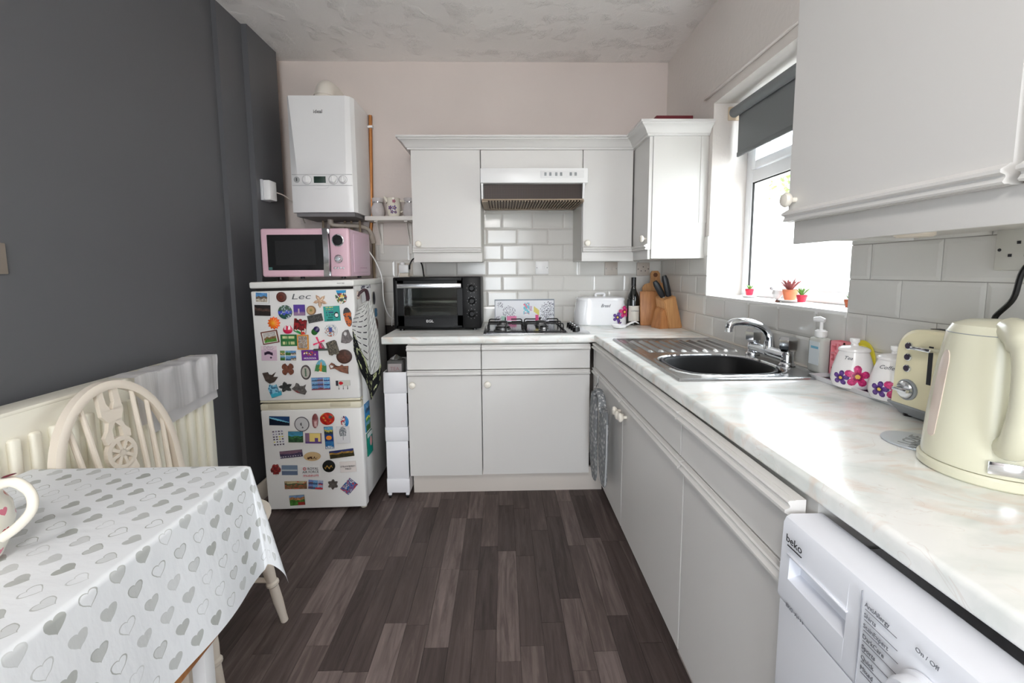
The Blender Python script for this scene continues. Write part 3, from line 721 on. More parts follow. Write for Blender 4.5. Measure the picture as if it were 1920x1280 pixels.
# ------------------------------------------------------------ little shelf with jars
sh = thing('wall_shelf', 'small white shelf on two brackets left of the wall cabinets', 'shelf', (-0.7, 2.79, 1.58))
obj('board', box(-0.848, -0.52, 2.715, 2.863, 1.572, 1.598, bev=0.002), mat('shelf_white', (228, 224, 218), 0.5), sh)
for a in (-0.785, -0.600):
    bm = box(a - 0.011, a + 0.011, 2.850, 2.857, 1.372, 1.572, bev=0.002); bx(bm, a - 0.011, a + 0.011, 2.73, 2.85, 1.565, 1.572)
    extr(bm, [(a - 0.002, 2.855, 1.43), (a - 0.002, 2.855, 1.455), (a - 0.002, 2.76, 1.566), (a - 0.002, 2.74, 1.566)], (0.004, 0, 0))
    obj('bracket', bm, MATS['shelf_white'], sh)
def glassjar(loc, label):
    t = thing('glass_jar', label, 'jar', loc); x, y, z = loc
    p = [(0.0, 0.002), (0.030, 0.002), (0.038, 0.012), (0.042, 0.035), (0.040, 0.060), (0.031, 0.082), (0.031, 0.092), (0.033, 0.1), (0.036, 0.118)]
    q = [(r - 0.002, h + 0.003) for r, h in reversed(p[1:-1])]
    obj('body', lath([(0.001, 0.0)] + p[1:] + [(0.0345, 0.118)] + q + [(0.001, 0.006)], (x, y, z), n=28), mat('crackled_glass', (236, 230, 230), 0.12, trans=0.35, bump=0.6, bscale=120), t)
    obj('rim_band', lath([(0.0325, 0.088), (0.0345, 0.090), (0.0345, 0.094), (0.0325, 0.096)], (x, y, z), n=24, cap=False), chrome_m, t)
    return t
glassjar((-0.785, 2.79, 1.598), 'crackled glass jar at the outer end of the little shelf by the boiler')
glassjar((-0.585, 2.79, 1.598), 'crackled glass jar on the little shelf, against the wall cabinet')
def flower(bm_list, fn, cu, cv, R, n, cols, rot=0.0, deep=0.55, rings=5, seg=6):
    """printed flower decal: fn(u, v) gives a surface point; colours by radius"""
    bm = bmesh.new(); N = n * seg; cl = bm.loops.layers.float_color.new('Col'); prev = None
    for j in range(rings + 1):
        t = j / rings; ring = []
        for i in range(N):
            a = 2 * PI * i / N; k = abs(math.cos(n * (a) / 2)) ** 0.7
            rr = R * t * (1 - deep * t + deep * t * k)
            ring.append(bm.verts.new(fn(cu + rr * math.cos(a + rot), cv + rr * math.sin(a + rot))))
        if prev:
            for i in range(N):
                f = bm.faces.new((prev[i], prev[(i + 1) % N], ring[(i + 1) % N], ring[i]))
                c = cols[min(int((j - 1) / rings * len(cols)), len(cols) - 1)]
                s = 0.88 + 0.24 * ((i * 7 + j * 3) % 5) / 5
                for l in f.loops: l[cl] = (lin(min(255, c[0] * s)), lin(min(255, c[1] * s)), lin(min(255, c[2] * s)), 1)
        prev = ring
    return bm
MAG = [(235, 190, 90), (150, 20, 80), (200, 45, 110), (212, 62, 128), (190, 50, 110)]
PUR = [(235, 200, 90), (60, 30, 90), (95, 60, 140), (110, 75, 150), (80, 50, 120)]
jg = thing('floral_jug', 'small cream jug printed with purple pansies between two glass jars', 'jug', (-0.685, 2.79, 1.598))
jr = lambda h: 0.036 + 0.010 * math.sin(min(h, .09) / .09 * PI) - 0.004 * (h > .09)
obj('body', lath([(0.001, 0), (0.034, 0), (0.040, 0.02), (0.045, 0.05), (0.043, 0.08), (0.038, 0.10), (0.040, 0.118), (0.037, 0.118), (0.034, 0.10), (0.03, 0.01), (0.001, 0.008)], (-0.685, 2.79, 1.598), n=28), mat('ivory_china', (228, 222, 208), 0.25), jg)
obj('spout', tb([(-0.72, 2.79, 1.695), (-0.735, 2.79, 1.715), (-0.745, 2.79, 1.728)], [0.018, 0.012, 0.006], n=10), MATS['ivory_china'], jg)
obj('handle', tb(curve([(-0.645, 2.79, 1.70), (-0.615, 2.79, 1.695), (-0.615, 2.79, 1.65), (-0.642, 2.79, 1.63)], 6), 0.005, n=8), MATS['ivory_china'], jg)
fnj = lambda u, v: Vector((-0.685 + 0.0465 * math.sin(u / .0465), 2.79 - 0.0465 * math.cos(u / .0465), 1.598 + v))
for u, v, R, c in ((-.012, .055, .014, PUR), (.014, .055, .015, PUR), (0, .03, .012, PUR), (.02, .028, .010, PUR), (.012, .095, .012, [(150, 60, 90)] * 2)):
    obj('pansy_print', flower(None, fnj, u, v, R, 5, c), pic_m, jg, recalc=False)

# ------------------------------------------------------------ fridge freezer (leans a little)
FO = (-0.98, 2.165, 0.0); FT = (0, -0.0175, 0)
FM = T(FO) @ Matrix.Rotation(-0.0175, 4, 'Y')
fr = thing('fridge_freezer', 'white fridge freezer covered in souvenir magnets', 'fridge freezer', FO, FT)
fwhite = mat('fridge_white', (232, 231, 229), 0.35); fcream = mat('fridge_cream', (224, 218, 196), 0.45)
obj('cabinet', box(-0.250, 0.250, 0.055, 0.56, 0.04, 1.185, bev=0.008), fwhite, fr, FM)
obj('worktop_cap', box(-0.258, 0.258, -0.004, 0.57, 1.180, 1.212, bev=0.008, seg=3), mat('fridge_top', (236, 236, 232), 0.35), fr, FM)
d = obj('upper_door', box(-0.255, 0.255, 0.0, 0.05, 0.606, 1.166, bev=0.007, seg=3), fwhite, fr, FM)
obj('trim_strip', box(-0.254, 0.254, 0.003, 0.05, 0.596, 0.606, bev=0.002), fcream, d, FM)
d2 = obj('lower_door', box(-0.255, 0.255, 0.0, 0.05, 0.022, 0.556, bev=0.007, seg=3), fwhite, fr, FM)
obj('handle_strip', box(-0.255, 0.255, 0.002, 0.05, 0.556, 0.588, bev=0.004), fcream, d2, FM)
obj('grip_recess', box(-0.215, -0.10, -0.0005, 0.01, 0.566, 0.586, bev=0.002), mat('grip_cream', (205, 198, 175), 0.5), d2, FM)
obj('grip_recess', box(0.10, 0.205, -0.0005, 0.01, 0.566, 0.586, bev=0.002), MATS['grip_cream'], d2, FM)
obj('door_gap', box(-0.235, 0.235, 0.02, 0.056, 1.160, 1.182), dark_m, fr, FM)
for a in (-0.22, 0.225):
    obj('foot', lath([(0.016, 0.0), (0.016, 0.018), (0.009, 0.022), (0.009, 0.045), (0.001, 0.045)], (a, 0.05 if a > 0 else 0.06, 0.0), n=14), mat('foot_cream', (214, 208, 190), 0.5), fr, FM @ T((0, 0, 0.0 - 0.0)) @ T((0, 0, 0.004 if a < 0 else -0.002)))
text('Lec', 0.040, FM @ T((-0.0092, -0.0005, 1.134)), mat('badge_grey', (120, 122, 124), 0.3, metal=0.6), fr, sx=1.75, name='lettering', shear=0.2)
text('FROST FREE', 0.007, FM @ T((0.195, -0.005, 1.196)), ink_m, fr, name='lettering')

# magnets ------------------------------------------------------------
def h2(i, j, s): return (math.sin(i * 127.1 + j * 311.7 + s * 74.7) * 43758.5453) % 1.0
def vn(x, y, s): return noise.noise(Vector((x, y, s * 3.7))) * 0.5 + 0.5
def landscape(sky, hill, ground, hor=0.5, s=0, spots=None):
    def f(u, v):      # u, v in 0..1, v up
        h = hor + 0.16 * (vn(u * 4, 0.3, s) - 0.5) * 2
        if v > h:
            k = 0.75 + 0.35 * vn(u * 5, v * 7, s + 3); c = sky
        elif v > h - 0.25: k = 0.55 + 0.8 * vn(u * 9, v * 9, s + 5); c = hill
        else: k = 0.6 + 0.7 * vn(u * 10, v * 6, s + 8); c = ground
        if spots and h2(int(u * 14), int(v * 9), s) > 0.86: c, k = spots, 1
        return tuple(min(255, q * k) for q in c)
    return f
def border(fn, col, w=0.07):
    return lambda u, v: col if (u < w or u > 1 - w or v < w or v > 1 - w) else fn((u - w) / (1 - 2 * w), (v - w) / (1 - 2 * w))
def collage(nx, ny, fns, gap=(235, 235, 235), g=0.05):
    def f(u, v):
        i, j = min(int(u * nx), nx - 1), min(int(v * ny), ny - 1); a, b = u * nx - i, v * ny - j
        if a < g or b < g: return gap
        return fns[(i + j * nx) % len(fns)](a, b)
    return f
def blotch(cols, sc=6, s=0):
    return lambda u, v: cols[int(vn(u * sc, v * sc, s) * 2.2 * len(cols)) % len(cols)]
def rings(cols):
    return lambda u, v: cols[min(int(math.hypot(u - .5, v - .5) * 2 * len(cols)), len(cols) - 1)]
def solid(c, v_=0.15, s=0): return lambda u, v: tuple(min(255, q * (1 - v_ + 2 * v_ * vn(u * 8, v * 8, s))) for q in c)
def lines(bg, ink, rows, s=0, m=0.15):
    def f(u, v):
        r = v * rows; k = r - int(r)
        if m < u < 1 - m and 0.3 < k < 0.75 and h2(int(u * 18), int(r), s) > 0.35: return ink
        return bg
    return f
def grid_print(w, h, fn, y=0.0, nx=None, ny=None):
    nx = nx or max(6, int(w / 0.0024)); ny = ny or max(6, int(h / 0.0024)); bm = bmesh.new(); cl = bm.loops.layers.float_color.new('Col')
    V = [[bm.verts.new((-w / 2 + w * i / nx, y, -h / 2 + h * j / ny)) for i in range(nx + 1)] for j in range(ny + 1)]
    for j in range(ny):
        for i in range(nx):
            f = bm.faces.new((V[j][i], V[j][i + 1], V[j + 1][i + 1], V[j + 1][i])); c = fn((i + .5) / nx, (j + .5) / ny)
            for l in f.loops: l[cl] = (lin(c[0]), lin(c[1]), lin(c[2]), 1)
    return bm
def blob_print(out, th, fn, w, h, rings_=9, dome=0.0, side=(120, 110, 100)):
    """outline (closed list of x,z) as a solid plate of thickness th with a painted front"""
    bm = bmesh.new(); cl = bm.loops.layers.float_color.new('Col'); n = len(out)
    cx = sum(p[0] for p in out) / n; cz = sum(p[1] for p in out) / n
    R = []
    for j in range(rings_ + 1):
        t = j / rings_
        R.append([bm.verts.new((cx + (p[0] - cx) * t, -th - dome * (1 - t * t), cz + (p[1] - cz) * t)) for p in out])
    def paint(f, c):
        for l in f.loops: l[cl] = (lin(c[0]), lin(c[1]), lin(c[2]), 1)
    for a, b in zip(R, R[1:]):
        for i in range(n):
            f = bm.faces.new((a[i], a[(i + 1) % n], b[(i + 1) % n], b[i])); c = f.calc_center_median()
            paint(f, fn(min(max(c.x / w + .5, 0), .999), min(max(c.z / h + .5, 0), .999)))
    B = [bm.verts.new((v.co.x, 0, v.co.z)) for v in R[-1]]
    for i in range(n):
        paint(bm.faces.new((R[-1][i], R[-1][(i + 1) % n], B[(i + 1) % n], B[i])), side)
    paint(bm.faces.new(B), side)
    return bm
def circle_o(w, h, n=32, a0=0): return [(w / 2 * math.cos(2 * PI * i / n + a0), h / 2 * math.sin(2 * PI * i / n + a0)) for i in range(n)]
def star_o(w, h, n, inner, seg=1, rot=PI / 2, pw_=1):
    out = []
    for i in range(n * 2 * seg):
        a = rot + PI * i / (n * seg); k = abs(((i / seg) % 2) - 1); r = inner + (1 - inner) * k ** pw_
        out.append((w / 2 * r * math.cos(a), h / 2 * r * math.sin(a)))
    return out
def polar_o(w, h, fn, n=40):
    return [(w / 2 * fn(2 * PI * i / n) * math.cos(2 * PI * i / n), h / 2 * fn(2 * PI * i / n) * math.sin(2 * PI * i / n)) for i in range(n)]
def poly_o(w, h, pts, sub=3):
    out = []
    for a, b in zip(pts, pts[1:] + pts[:1]):
        for k in range(sub): t = k / sub; out.append(((a[0] + (b[0] - a[0]) * t) * w, (a[1] + (b[1] - a[1]) * t) * h))
    return out
GRP = None
def magnet(name, label, lx, lz, w, h, deg, shape, fn, th=0.003, dome=0, side=(150, 145, 140), base=None, extra=None, cat='magnet', M0=None, lift=0.0):
    base = base or FM
    Mx = base @ T((lx, -0.0006 - lift, lz)) @ Matrix.Rotation(math.radians(-deg), 4, 'Y')
    t = bpy.data.objects.new(name, None) if extra else None
    if shape == 'rect':
        bm = box(-w / 2, w / 2, -th, 0, -h / 2, h / 2, bev=0.0006, seg=1)
        cl = bm.loops.layers.float_color.new('Col')
        for f in bm.faces:
            for l in f.loops: l[cl] = (lin(side[0]), lin(side[1]), lin(side[2]), 1)
        g = grid_print(w * 0.98, h * 0.98, fn, -th - 0.0002)
        tmp = bpy.data.meshes.new('t'); g.to_mesh(tmp); g.free(); bm.from_mesh(tmp); bpy.data.meshes.remove(tmp)
    else:
        bm = blob_print(shape, th, fn, w, h, dome=dome, side=side)
    me = mesh_of(bm, name, pic_m, 40 if dome else 0, recalc=False)
    if shape != 'rect' or True: me.update()
    o = bpy.data.objects.new(name, me); COL.objects.link(o)
    if extra:
        COL.objects.link(t); t.empty_display_size = 0.02; t.matrix_world = Mx; MW[t.name] = Mx
        o.parent = t; o.name = 'plate'
        for nm, b2, m2 in extra:
            q = obj(nm, b2, m2, t, Mx)
        root = t
    else:
        o.matrix_world = Mx; MW[o.name] = Mx; root = o
    tag(root, label, cat, 'souvenir magnets on the fridge front' if base is FM else 'magnets on the side of the fridge')
    return root, Mx
W_ = (232, 232, 230)
sea = landscape((120, 170, 215), (60, 90, 120), (50, 95, 140), .45, 4)
green_l = landscape((120, 175, 205), (70, 120, 60), (60, 110, 50), .65, 6, )
town = landscape((90, 150, 205), (110, 95, 80), (190, 180, 165), .62, 2)
city = landscape((120, 140, 200), (120, 80, 70), (70, 80, 130), .5, 11)
MG = {}
def m_(key, *a, **k): MG[key] = (a, k)
butterfly = lambda a: 0.55 + 0.42 * abs(math.sin(2 * a)) ** 0.7 if abs(math.cos(a)) > .3 else 0.45 + 0.1 * abs(math.cos(a))
m_('town', 'photo_magnet', 'white-edged photo magnet of an old town under blue sky, top corner of fridge', 'rect', border(town, W_, .09))
m_('coin', 'round_magnet', 'small round brown leather-like magnet left of the fridge badge', 'C', rings([(120, 50, 30), (95, 45, 35), (80, 38, 30), (110, 60, 48), (85, 45, 38)]), th=.005, dome=.002, side=(80, 40, 30))
m_('star', 'starfish_magnet', 'beige starfish magnet with small shells right of the fridge badge', star_o(.072, .070, 5, .34, 2, 2.1), blotch([(214, 180, 150), (190, 150, 120), (228, 205, 180), (170, 130, 105)], 14), th=.006, dome=.004, side=(180, 145, 115))
m_('mosaic', 'souvenir_magnet', 'colourful raised seaside-town magnet with blue lettering, top right of fridge door', poly_o(.0572, .0674, [(-.45, -.1), (-.5, .15), (-.3, .2), (-.4, .5), (.45, .5), (.4, .2), (.5, .0), (.4, -.35), (.1, -.5), (-.25, -.45)]), lambda u, v: (40, 150, 205) if v > .8 else ((228, 196, 90), (190, 60, 50), (80, 120, 60), (225, 225, 215), (60, 60, 90))[int(h2(int(u * 9), int(v * 10), 3) * 5)], th=.006, side=(110, 110, 110))
m_('dark', 'night_magnet', 'dark brown-black rectangular magnet of a night scene', 'rect', landscape((30, 24, 24), (78, 56, 48), (34, 26, 24), .7, 9), side=(20, 18, 18))
m_('bluer', 'round_magnet', 'round glass magnet with blue and green landscape inside', 'C', landscape((80, 110, 90), (70, 85, 190), (45, 90, 80), .6, 13, (180, 190, 200)), th=.006, dome=.003, side=(30, 50, 60))
m_('purple', 'photo_magnet', 'square violet magnet of a white tower at dusk', 'rect', lambda u, v: (205, 180, 190) if abs(u - .45) < .08 and .2 < v < .65 else ((88, 62, 150) if v > .35 else (120, 90, 150)) if v > .25 else (150, 120, 150), side=(70, 50, 120))
m_('wood', 'wood_slice_magnet', 'small round pale wood-slice magnet under the starfish', 'C', rings([(120, 130, 70), (180, 150, 105), (188, 158, 115), (196, 165, 122), (150, 115, 80)]), th=.006, side=(120, 85, 55))
m_('slab', 'stone_magnet', 'tilted dark grey slab magnet with raised relief', 'rect', blotch([(52, 54, 54), (78, 80, 78), (40, 42, 42), (95, 96, 92)], 12), th=.006, side=(45, 45, 45))
m_('penguin', 'penguin_magnet', 'square turquoise magnet with lettering and a small penguin', 'rect', lambda u, v: (240, 240, 240) if math.hypot((u - .78) * 1.3, (v - .38)) < .13 else (25, 30, 35) if math.hypot((u - .78) * 1.2, (v - .40) * .85) < .17 else lines((52, 160, 150), (215, 215, 120) if v > .75 else (60, 60, 120) if v > .55 else (20, 110, 100), 6, 4)(u * 1.1 if u < .62 else 0, v), side=(40, 130, 125))
m_('flip', 'flip_flop_magnet', 'flip-flop shaped magnet in orange and dark grey', polar_o(.0432, .0971, lambda a: 1 - .22 * abs(math.cos(a)) ** 2 * (1 if math.sin(a) < 0.2 else 0.2)), lambda u, v: (60, 62, 66) if v > .72 or h2(int(u * 8), int(v * 16), 2) > .72 else (205, 105, 50), th=.006, side=(50, 50, 55))
m_('sun', 'sun_magnet', 'bright orange smiling sun magnet', star_o(.064, .066, 12, .74, 2), rings([(250, 170, 40), (248, 150, 40), (245, 130, 30), (250, 105, 25), (235, 85, 20)]), th=.004, dome=.007, side=(225, 90, 25))
m_('clog', 'clogs_magnet', 'pair of pink-red painted clogs as a small magnet', polar_o(.046, .044, lambda a: .85 + .15 * abs(math.cos(a)) + (.18 if .9 < a < 1.3 or 1.85 < a < 2.2 else 0)), lambda u, v: (235, 225, 225) if (v > .55 and (abs(u - .28) < .1 or abs(u - .72) < .1)) else (215, 40, 85), th=.005, dome=.006, side=(190, 40, 80))
m_('castle', 'castle_magnet', 'dark red castle-shaped magnet with a green dragon at its base', poly_o(.0649, .0809, [(-.5, -.3), (-.45, .5), (-.3, .5), (-.3, .42), (-.1, .4), (-.05, .48), (.1, .46), (.1, .38), (.3, .38), (.3, .44), (.5, .42), (.42, -.45), (.1, -.5)]), lambda u, v: (40, 140, 70) if v < .22 and u < .6 else (225, 225, 215) if .22 < v < .29 else (205, 60, 45) if v < .2 else ((120, 22, 28), (150, 30, 35), (70, 20, 22))[int(h2(int(u * 8), int(v * 9), 5) * 3)], th=.006, side=(80, 20, 22))
m_('plum', 'plum_magnet', 'dark purple plum magnet with green leaves', 'PLUM', lambda u, v: (42, 28, 82) if u + v > 1.02 else (48, 110, 50), th=.004, dome=.007, side=(30, 50, 40))
m_('plate', 'plate_magnet', 'round white plate magnet with blue and brown pictures', 'C', lambda u, v: (60, 80, 150) if abs(u - .5) < .12 and abs(v - .55) < .17 else (232, 232, 232) if math.hypot(u - .5, v - .5) > .43 else blotch([(215, 215, 212), (150, 170, 180), (170, 100, 80), (225, 225, 225)], 5, 3)(u, v), th=.004, side=(220, 220, 220))
m_('bell', 'pewter_magnet', 'pewter magnet shaped like a bell with a ring at the top', poly_o(.0598, .0701, [(-.5, -.42), (-.42, .0), (-.35, .3), (-.1, .48), (.15, .5), (.3, .1), (.5, -.2), (.2, -.45), (-.1, -.5)]), lambda u, v: (215, 213, 212) if math.hypot(u - .4, v - .72) < .13 else solid((118, 112, 112), .3, 2)(u, v), th=.006, side=(90, 86, 86))
m_('framed', 'framed_magnet', 'tilted magnet with a green landscape in a red-brown frame', 'rect', border(border(landscape((200, 195, 190), (140, 110, 70), (90, 150, 60), .55, 15), (225, 222, 215), .08), (112, 58, 44), .06), side=(100, 50, 40))
m_('green', 'lettered_magnet', 'green rectangular magnet with raised pale letters', 'rect', lambda u, v: lines((48, 112, 60), (200, 205, 150), 2, 6, .12)(u, v), side=(40, 90, 50))
m_('portrait', 'framed_magnet', 'upright magnet with a silver figure in an orange frame', 'rect', border(blotch([(150, 140, 132), (190, 185, 180), (110, 100, 98), (170, 140, 110)], 7, 4), (226, 150, 50), .08), side=(210, 140, 50))
m_('mill', 'windmill_magnet', 'pink windmill magnet with turning sails', 'MILL', solid((130, 45, 70), .3), th=.005, dome=.003, side=(110, 40, 60))
m_('relief', 'stone_magnet', 'tilted upright dark stone magnet carved with figures', poly_o(.0546, .0755, [(-.45, -.4), (-.5, .4), (-.3, .45), (.3, .5), (.45, .4), (.5, -.4), (.3, -.5), (0, -.42), (-.2, -.5)]), blotch([(72, 68, 60), (100, 94, 82), (52, 50, 46), (120, 112, 96)], 9, 7), th=.008, side=(60, 56, 50))
m_('horse', 'photo_magnet', 'pale pink magnet with dark horse silhouette and verse above', 'rect', lambda u, v: lines((222, 205, 210), (170, 150, 160), 16, 2)(u, v) if v > .72 else (52, 34, 58) if (abs(v - .55 + .4 * abs(u - .45)) < .1 and .2 < u < .75) or math.hypot(u - .62, v - .2) < .06 else (206, 178, 196), side=(215, 200, 205))
m_('six', 'collage_magnet', 'magnet with six small country photos divided by white lines', 'rect', collage(3, 2, [green_l, sea, town, landscape((120, 160, 90), (190, 160, 110), (60, 100, 50), .5, 21), green_l, town]), side=(225, 225, 225))
m_('molda', 'souvenir_magnet', 'purple souvenir magnet with a row of dancers and white lettering', 'rect', lambda u, v: ((228, 170, 60), (200, 60, 70), (240, 220, 200), (60, 90, 60))[int(h2(int(u * 14), int(v * 8), 6) * 4)] if .48 < v < .85 and .12 < u < .88 and h2(int(u * 14), int(v * 7), 1) > .4 else (108, 48, 140), side=(95, 40, 125))
m_('brownr', 'plate_magnet', 'large round dark bronze magnet with an embossed figure', 'C', lambda u, v: solid((84, 52, 42), .35, 4)(u, v) if math.hypot(u - .5, v - .5) < .36 else (64, 40, 33), th=.005, dome=.002, side=(60, 38, 30))
m_('butter', 'butterfly_magnet', 'reddish brown wooden butterfly magnet', polar_o(.0674, .070, lambda a: .62 + .36 * abs(math.sin(2 * a)) ** .6 - (.25 if abs(math.sin(a)) > .93 else 0), 48), solid((112, 66, 50), .3, 3), th=.006, side=(80, 45, 35))
m_('oval', 'oval_magnet', 'oval magnet in a dark pewter frame, upright', 'C', lambda u, v: (82, 74, 74) if math.hypot(u - .5, v - .5) > .39 else (86, 110, 90) if abs(u - .5) < .08 and .2 < v < .8 else (178, 174, 165), th=.005, side=(70, 62, 62))
m_('arch', 'arch_magnet', 'arched magnet of an orange temple among green trees', poly_o(.0594, .0727, [(-.5, -.42), (-.42, .1), (-.25, .38), (0, .5), (.25, .4), (.45, .1), (.5, -.35), (.45, -.5)]), lambda u, v: (238, 236, 230) if v < .13 else (228, 140, 50) if abs(u - .5) < .09 + .2 * (.55 - v) and v < .85 else (70, 130, 80) if v < .6 else (110, 175, 195), th=.005, side=(190, 200, 200))
m_('opener', 'bottle_opener_magnet', 'bronze bottle-opener magnet with a loop at one end', poly_o(.1026, .042, [(-.5, .0), (-.42, .4), (-.25, .3), (-.2, .1), (0, .2), (.1, .45), (.2, .3), (.42, .45), (.46, -.2), (.5, -.5), (.1, -.45), (-.2, -.2), (-.4, -.4)]), lambda u, v: (220, 218, 216) if math.hypot((u - .13) * 2.4, v - .5) < .17 else solid((128, 84, 66), .35, 6)(u, v), th=.006, side=(90, 58, 44))
m_('ship', 'longship_magnet', 'dark metal longship magnet tilted, above the blue one', poly_o(.0783, .0643, [(-.5, .2), (-.2, .35), (-.1, .2), (.1, .2), (.3, .5), (.2, .1), (.5, .15), (.35, -.3), (.1, -.5), (-.2, -.35)]), solid((72, 62, 56), .4, 8), th=.007, side=(55, 46, 42))
m_('teal', 'boat_magnet', 'light blue boat-shaped magnet tilted', poly_o(.0594, .0699, [(-.4, -.5), (-.5, .2), (-.3, .5), (-.05, .35), (.25, .4), (.3, -.1), (.5, -.15), (.45, -.45)]), lambda u, v: (60, 165, 190) if v < .28 else (60, 110, 140) if h2(int(u * 7), int(v * 8), 1) > .6 else (130, 190, 215), th=.006, side=(60, 140, 165))
m_('dragon', 'dragon_magnet', 'black metal dragon magnet in the row above the door join', star_o(.070, .056, 5, .52, 2, .5), solid((48, 50, 50), .45, 5), th=.007, side=(38, 38, 38))
m_('greyship', 'ship_magnet', 'grey metal ship magnet with a red stripe', poly_o(.0756, .0532, [(-.5, -.1), (-.3, .2), (-.25, .5), (-.1, .45), (0, .25), (.25, .3), (.4, .5), (.35, .1), (.5, -.2), (.42, -.5), (-.1, -.4)]), lambda u, v: (125, 62, 62) if v < .3 and u < .5 else solid((92, 88, 86), .35, 1)(u, v), th=.007, side=(70, 66, 64))
m_('bluecol', 'collage_magnet', 'blue harbour collage magnet with ships and red lower edge', 'rect', lambda u, v: (150, 60, 80) if v < .07 else collage(3, 3, [sea, city, landscape((120, 185, 230), (50, 70, 130), (90, 130, 190), .4, 33)], (190, 205, 220))(u, v), side=(90, 110, 150))
m_('ilove', 'love_magnet', 'I-love magnet with red heart and three hanging charms', 'rect', lambda u, v: (205, 25, 40) if math.hypot((u - .36) * 1.8, v - .5) < .3 else (50, 50, 62) if u < .18 else (205, 205, 195), side=(180, 180, 175))
m_('pano', 'panorama_magnet', 'dark blue night panorama magnet at the top of lower door', 'rect', lambda u, v: (120, 190, 215) if abs(v - (.85 - .5 * u)) < .1 * (1 - abs(u - .4)) else (28, 62, 110) if v > .85 - .5 * u else (14, 24, 44), side=(20, 30, 50))
m_('koala', 'round_magnet', 'round pearly magnet with a thin outlined figure', 'C', lambda u, v: (95, 92, 98) if math.hypot(u - .5, v - .5) > .46 or h2(int(u * 12), int(v * 12), 9) > .86 and math.hypot(u - .5, v - .5) < .3 else (198, 198, 200), th=.003, side=(140, 140, 145))
m_('figure', 'figurine_magnet', 'small pinkish-brown figure magnet standing upright', polar_o(.0351, .0753, lambda a: .85 + .15 * math.sin(a) ** 2), lambda u, v: (214, 180, 180) if abs(u - .6) < .16 and .1 < v < .5 else (126, 64, 64) if v > .6 else (165, 110, 112), th=.006, dome=.004, side=(120, 70, 70))
m_('redr', 'round_magnet', 'round red magnet with painted pattern', 'C', lambda u, v: (80, 84, 84) if math.hypot(u - .75, v - .65) < .13 else (200, 150, 60) if h2(int(u * 9), int(v * 9), 4) > .88 else ((178, 30, 24), (206, 50, 30))[int(u * 5 + v * 4) % 2], th=.005, dome=.003, side=(110, 25, 20))
m_('ovalb', 'oval_magnet', 'small white oval magnet with blue and red paint', 'C', lambda u, v: (40, 130, 195) if u > .6 else ((230, 230, 230), (60, 50, 90), (220, 80, 80), (235, 235, 235))[int(h2(int(u * 8), int(v * 12), 2) * 4)], th=.005, dome=.003, side=(200, 205, 210))
m_('hearts', 'card_magnet', 'white card magnet dotted with rows of tiny dark and yellow hearts', 'rect', lambda u, v: ((60, 46, 66), (210, 200, 90), (70, 50, 80), (150, 140, 170))[int(h2(int(u * 4), int(v * 6), 3) * 4)] if math.hypot((u * 4) % 1 - .5, (v * 6) % 1 - .5) < .28 and .03 < u < .97 else (226, 226, 228), side=(210, 210, 212))
m_('valley', 'photo_magnet', 'photo magnet of a green valley with blue sky', 'rect', landscape((70, 150, 185), (60, 115, 70), (50, 85, 55), .6, 17), side=(70, 90, 70))
m_('sunset', 'photo_magnet', 'photo magnet of a yellow sunset over violet fields', 'rect', lambda u, v: (105, 78, 140) if v < .18 or (.6 < u < .8 and v < .55) else (238, 214, 130) if .25 < u < .95 else (140, 110, 140), side=(150, 130, 110))
m_('triple', 'tall_magnet', 'tall narrow blue magnet with three stacked pictures', 'rect', collage(1, 3, [landscape((60, 130, 190), (40, 110, 170), (190, 205, 220), .55, 3), lambda u, v: (240, 150, 50) if math.hypot(u - .5, v - .5) < .32 else (25, 60, 130), landscape((110, 180, 215), (200, 190, 90), (50, 60, 60), .6, 12)], (20, 50, 90), .03), side=(30, 60, 110))
m_('tree', 'card_magnet', 'white card magnet with a lacy grey tree', 'rect', lambda u, v: (120, 126, 132) if (math.hypot((u - .5) * 1.15, (v - .66)) < .33 and v > .42 and h2(int(u * 30), int(v * 40), 3) > .25) or (abs(u - .5) < .03 and .2 < v < .5) else (224, 224, 226), side=(205, 205, 208))
m_('purplepano', 'panorama_magnet', 'long mauve skyline magnet with a row of pale letters', 'rect', lambda u, v: (200, 196, 205) if v < .24 and v > .1 and int(u * 18) % 2 == 0 else landscape((138, 104, 122), (72, 62, 92), (70, 62, 90), .6, 19)(u, v), side=(60, 54, 78))
m_('sand', 'oval_magnet', 'flat oval sand-coloured magnet with dark animals', 'C', lambda u, v: (84, 52, 38) if abs(v - .36) < .14 and .22 < u < .78 and h2(int(u * 12), int(v * 7), 7) > .4 else (205, 176, 132), side=(160, 130, 95))
m_('gold', 'panorama_magnet', 'long magnet of a golden rock under a dark blue sky', 'rect', landscape((50, 60, 120), (160, 125, 60), (60, 55, 35), .72, 23), side=(40, 40, 60))
m_('bouquet', 'bouquet_magnet', 'dark red bouquet magnet in a small white pot', polar_o(.0486, .0724, lambda a: 1 - .35 * (math.sin(a) < -.2) + .08 * math.sin(7 * a)), lambda u, v: (215, 222, 215) if v < .27 else ((122, 34, 34), (92, 28, 30), (150, 50, 45))[int(h2(int(u * 9), int(v * 11), 5) * 3)], th=.006, dome=.003, side=(110, 50, 45))
m_('sea', 'photo_magnet', 'grey-blue photo magnet of a calm sea', 'rect', lambda u, v: (185, 192, 196) if abs(v - .5) < .05 else (112, 130, 152) if v > .5 else (92, 106, 130), side=(100, 115, 135))
m_('raf', 'museum_magnet', 'white magnet lettered ROYAL AIR FORCE museum with a roundel', 'rect', lambda u, v: (228, 228, 229), side=(215, 215, 216))
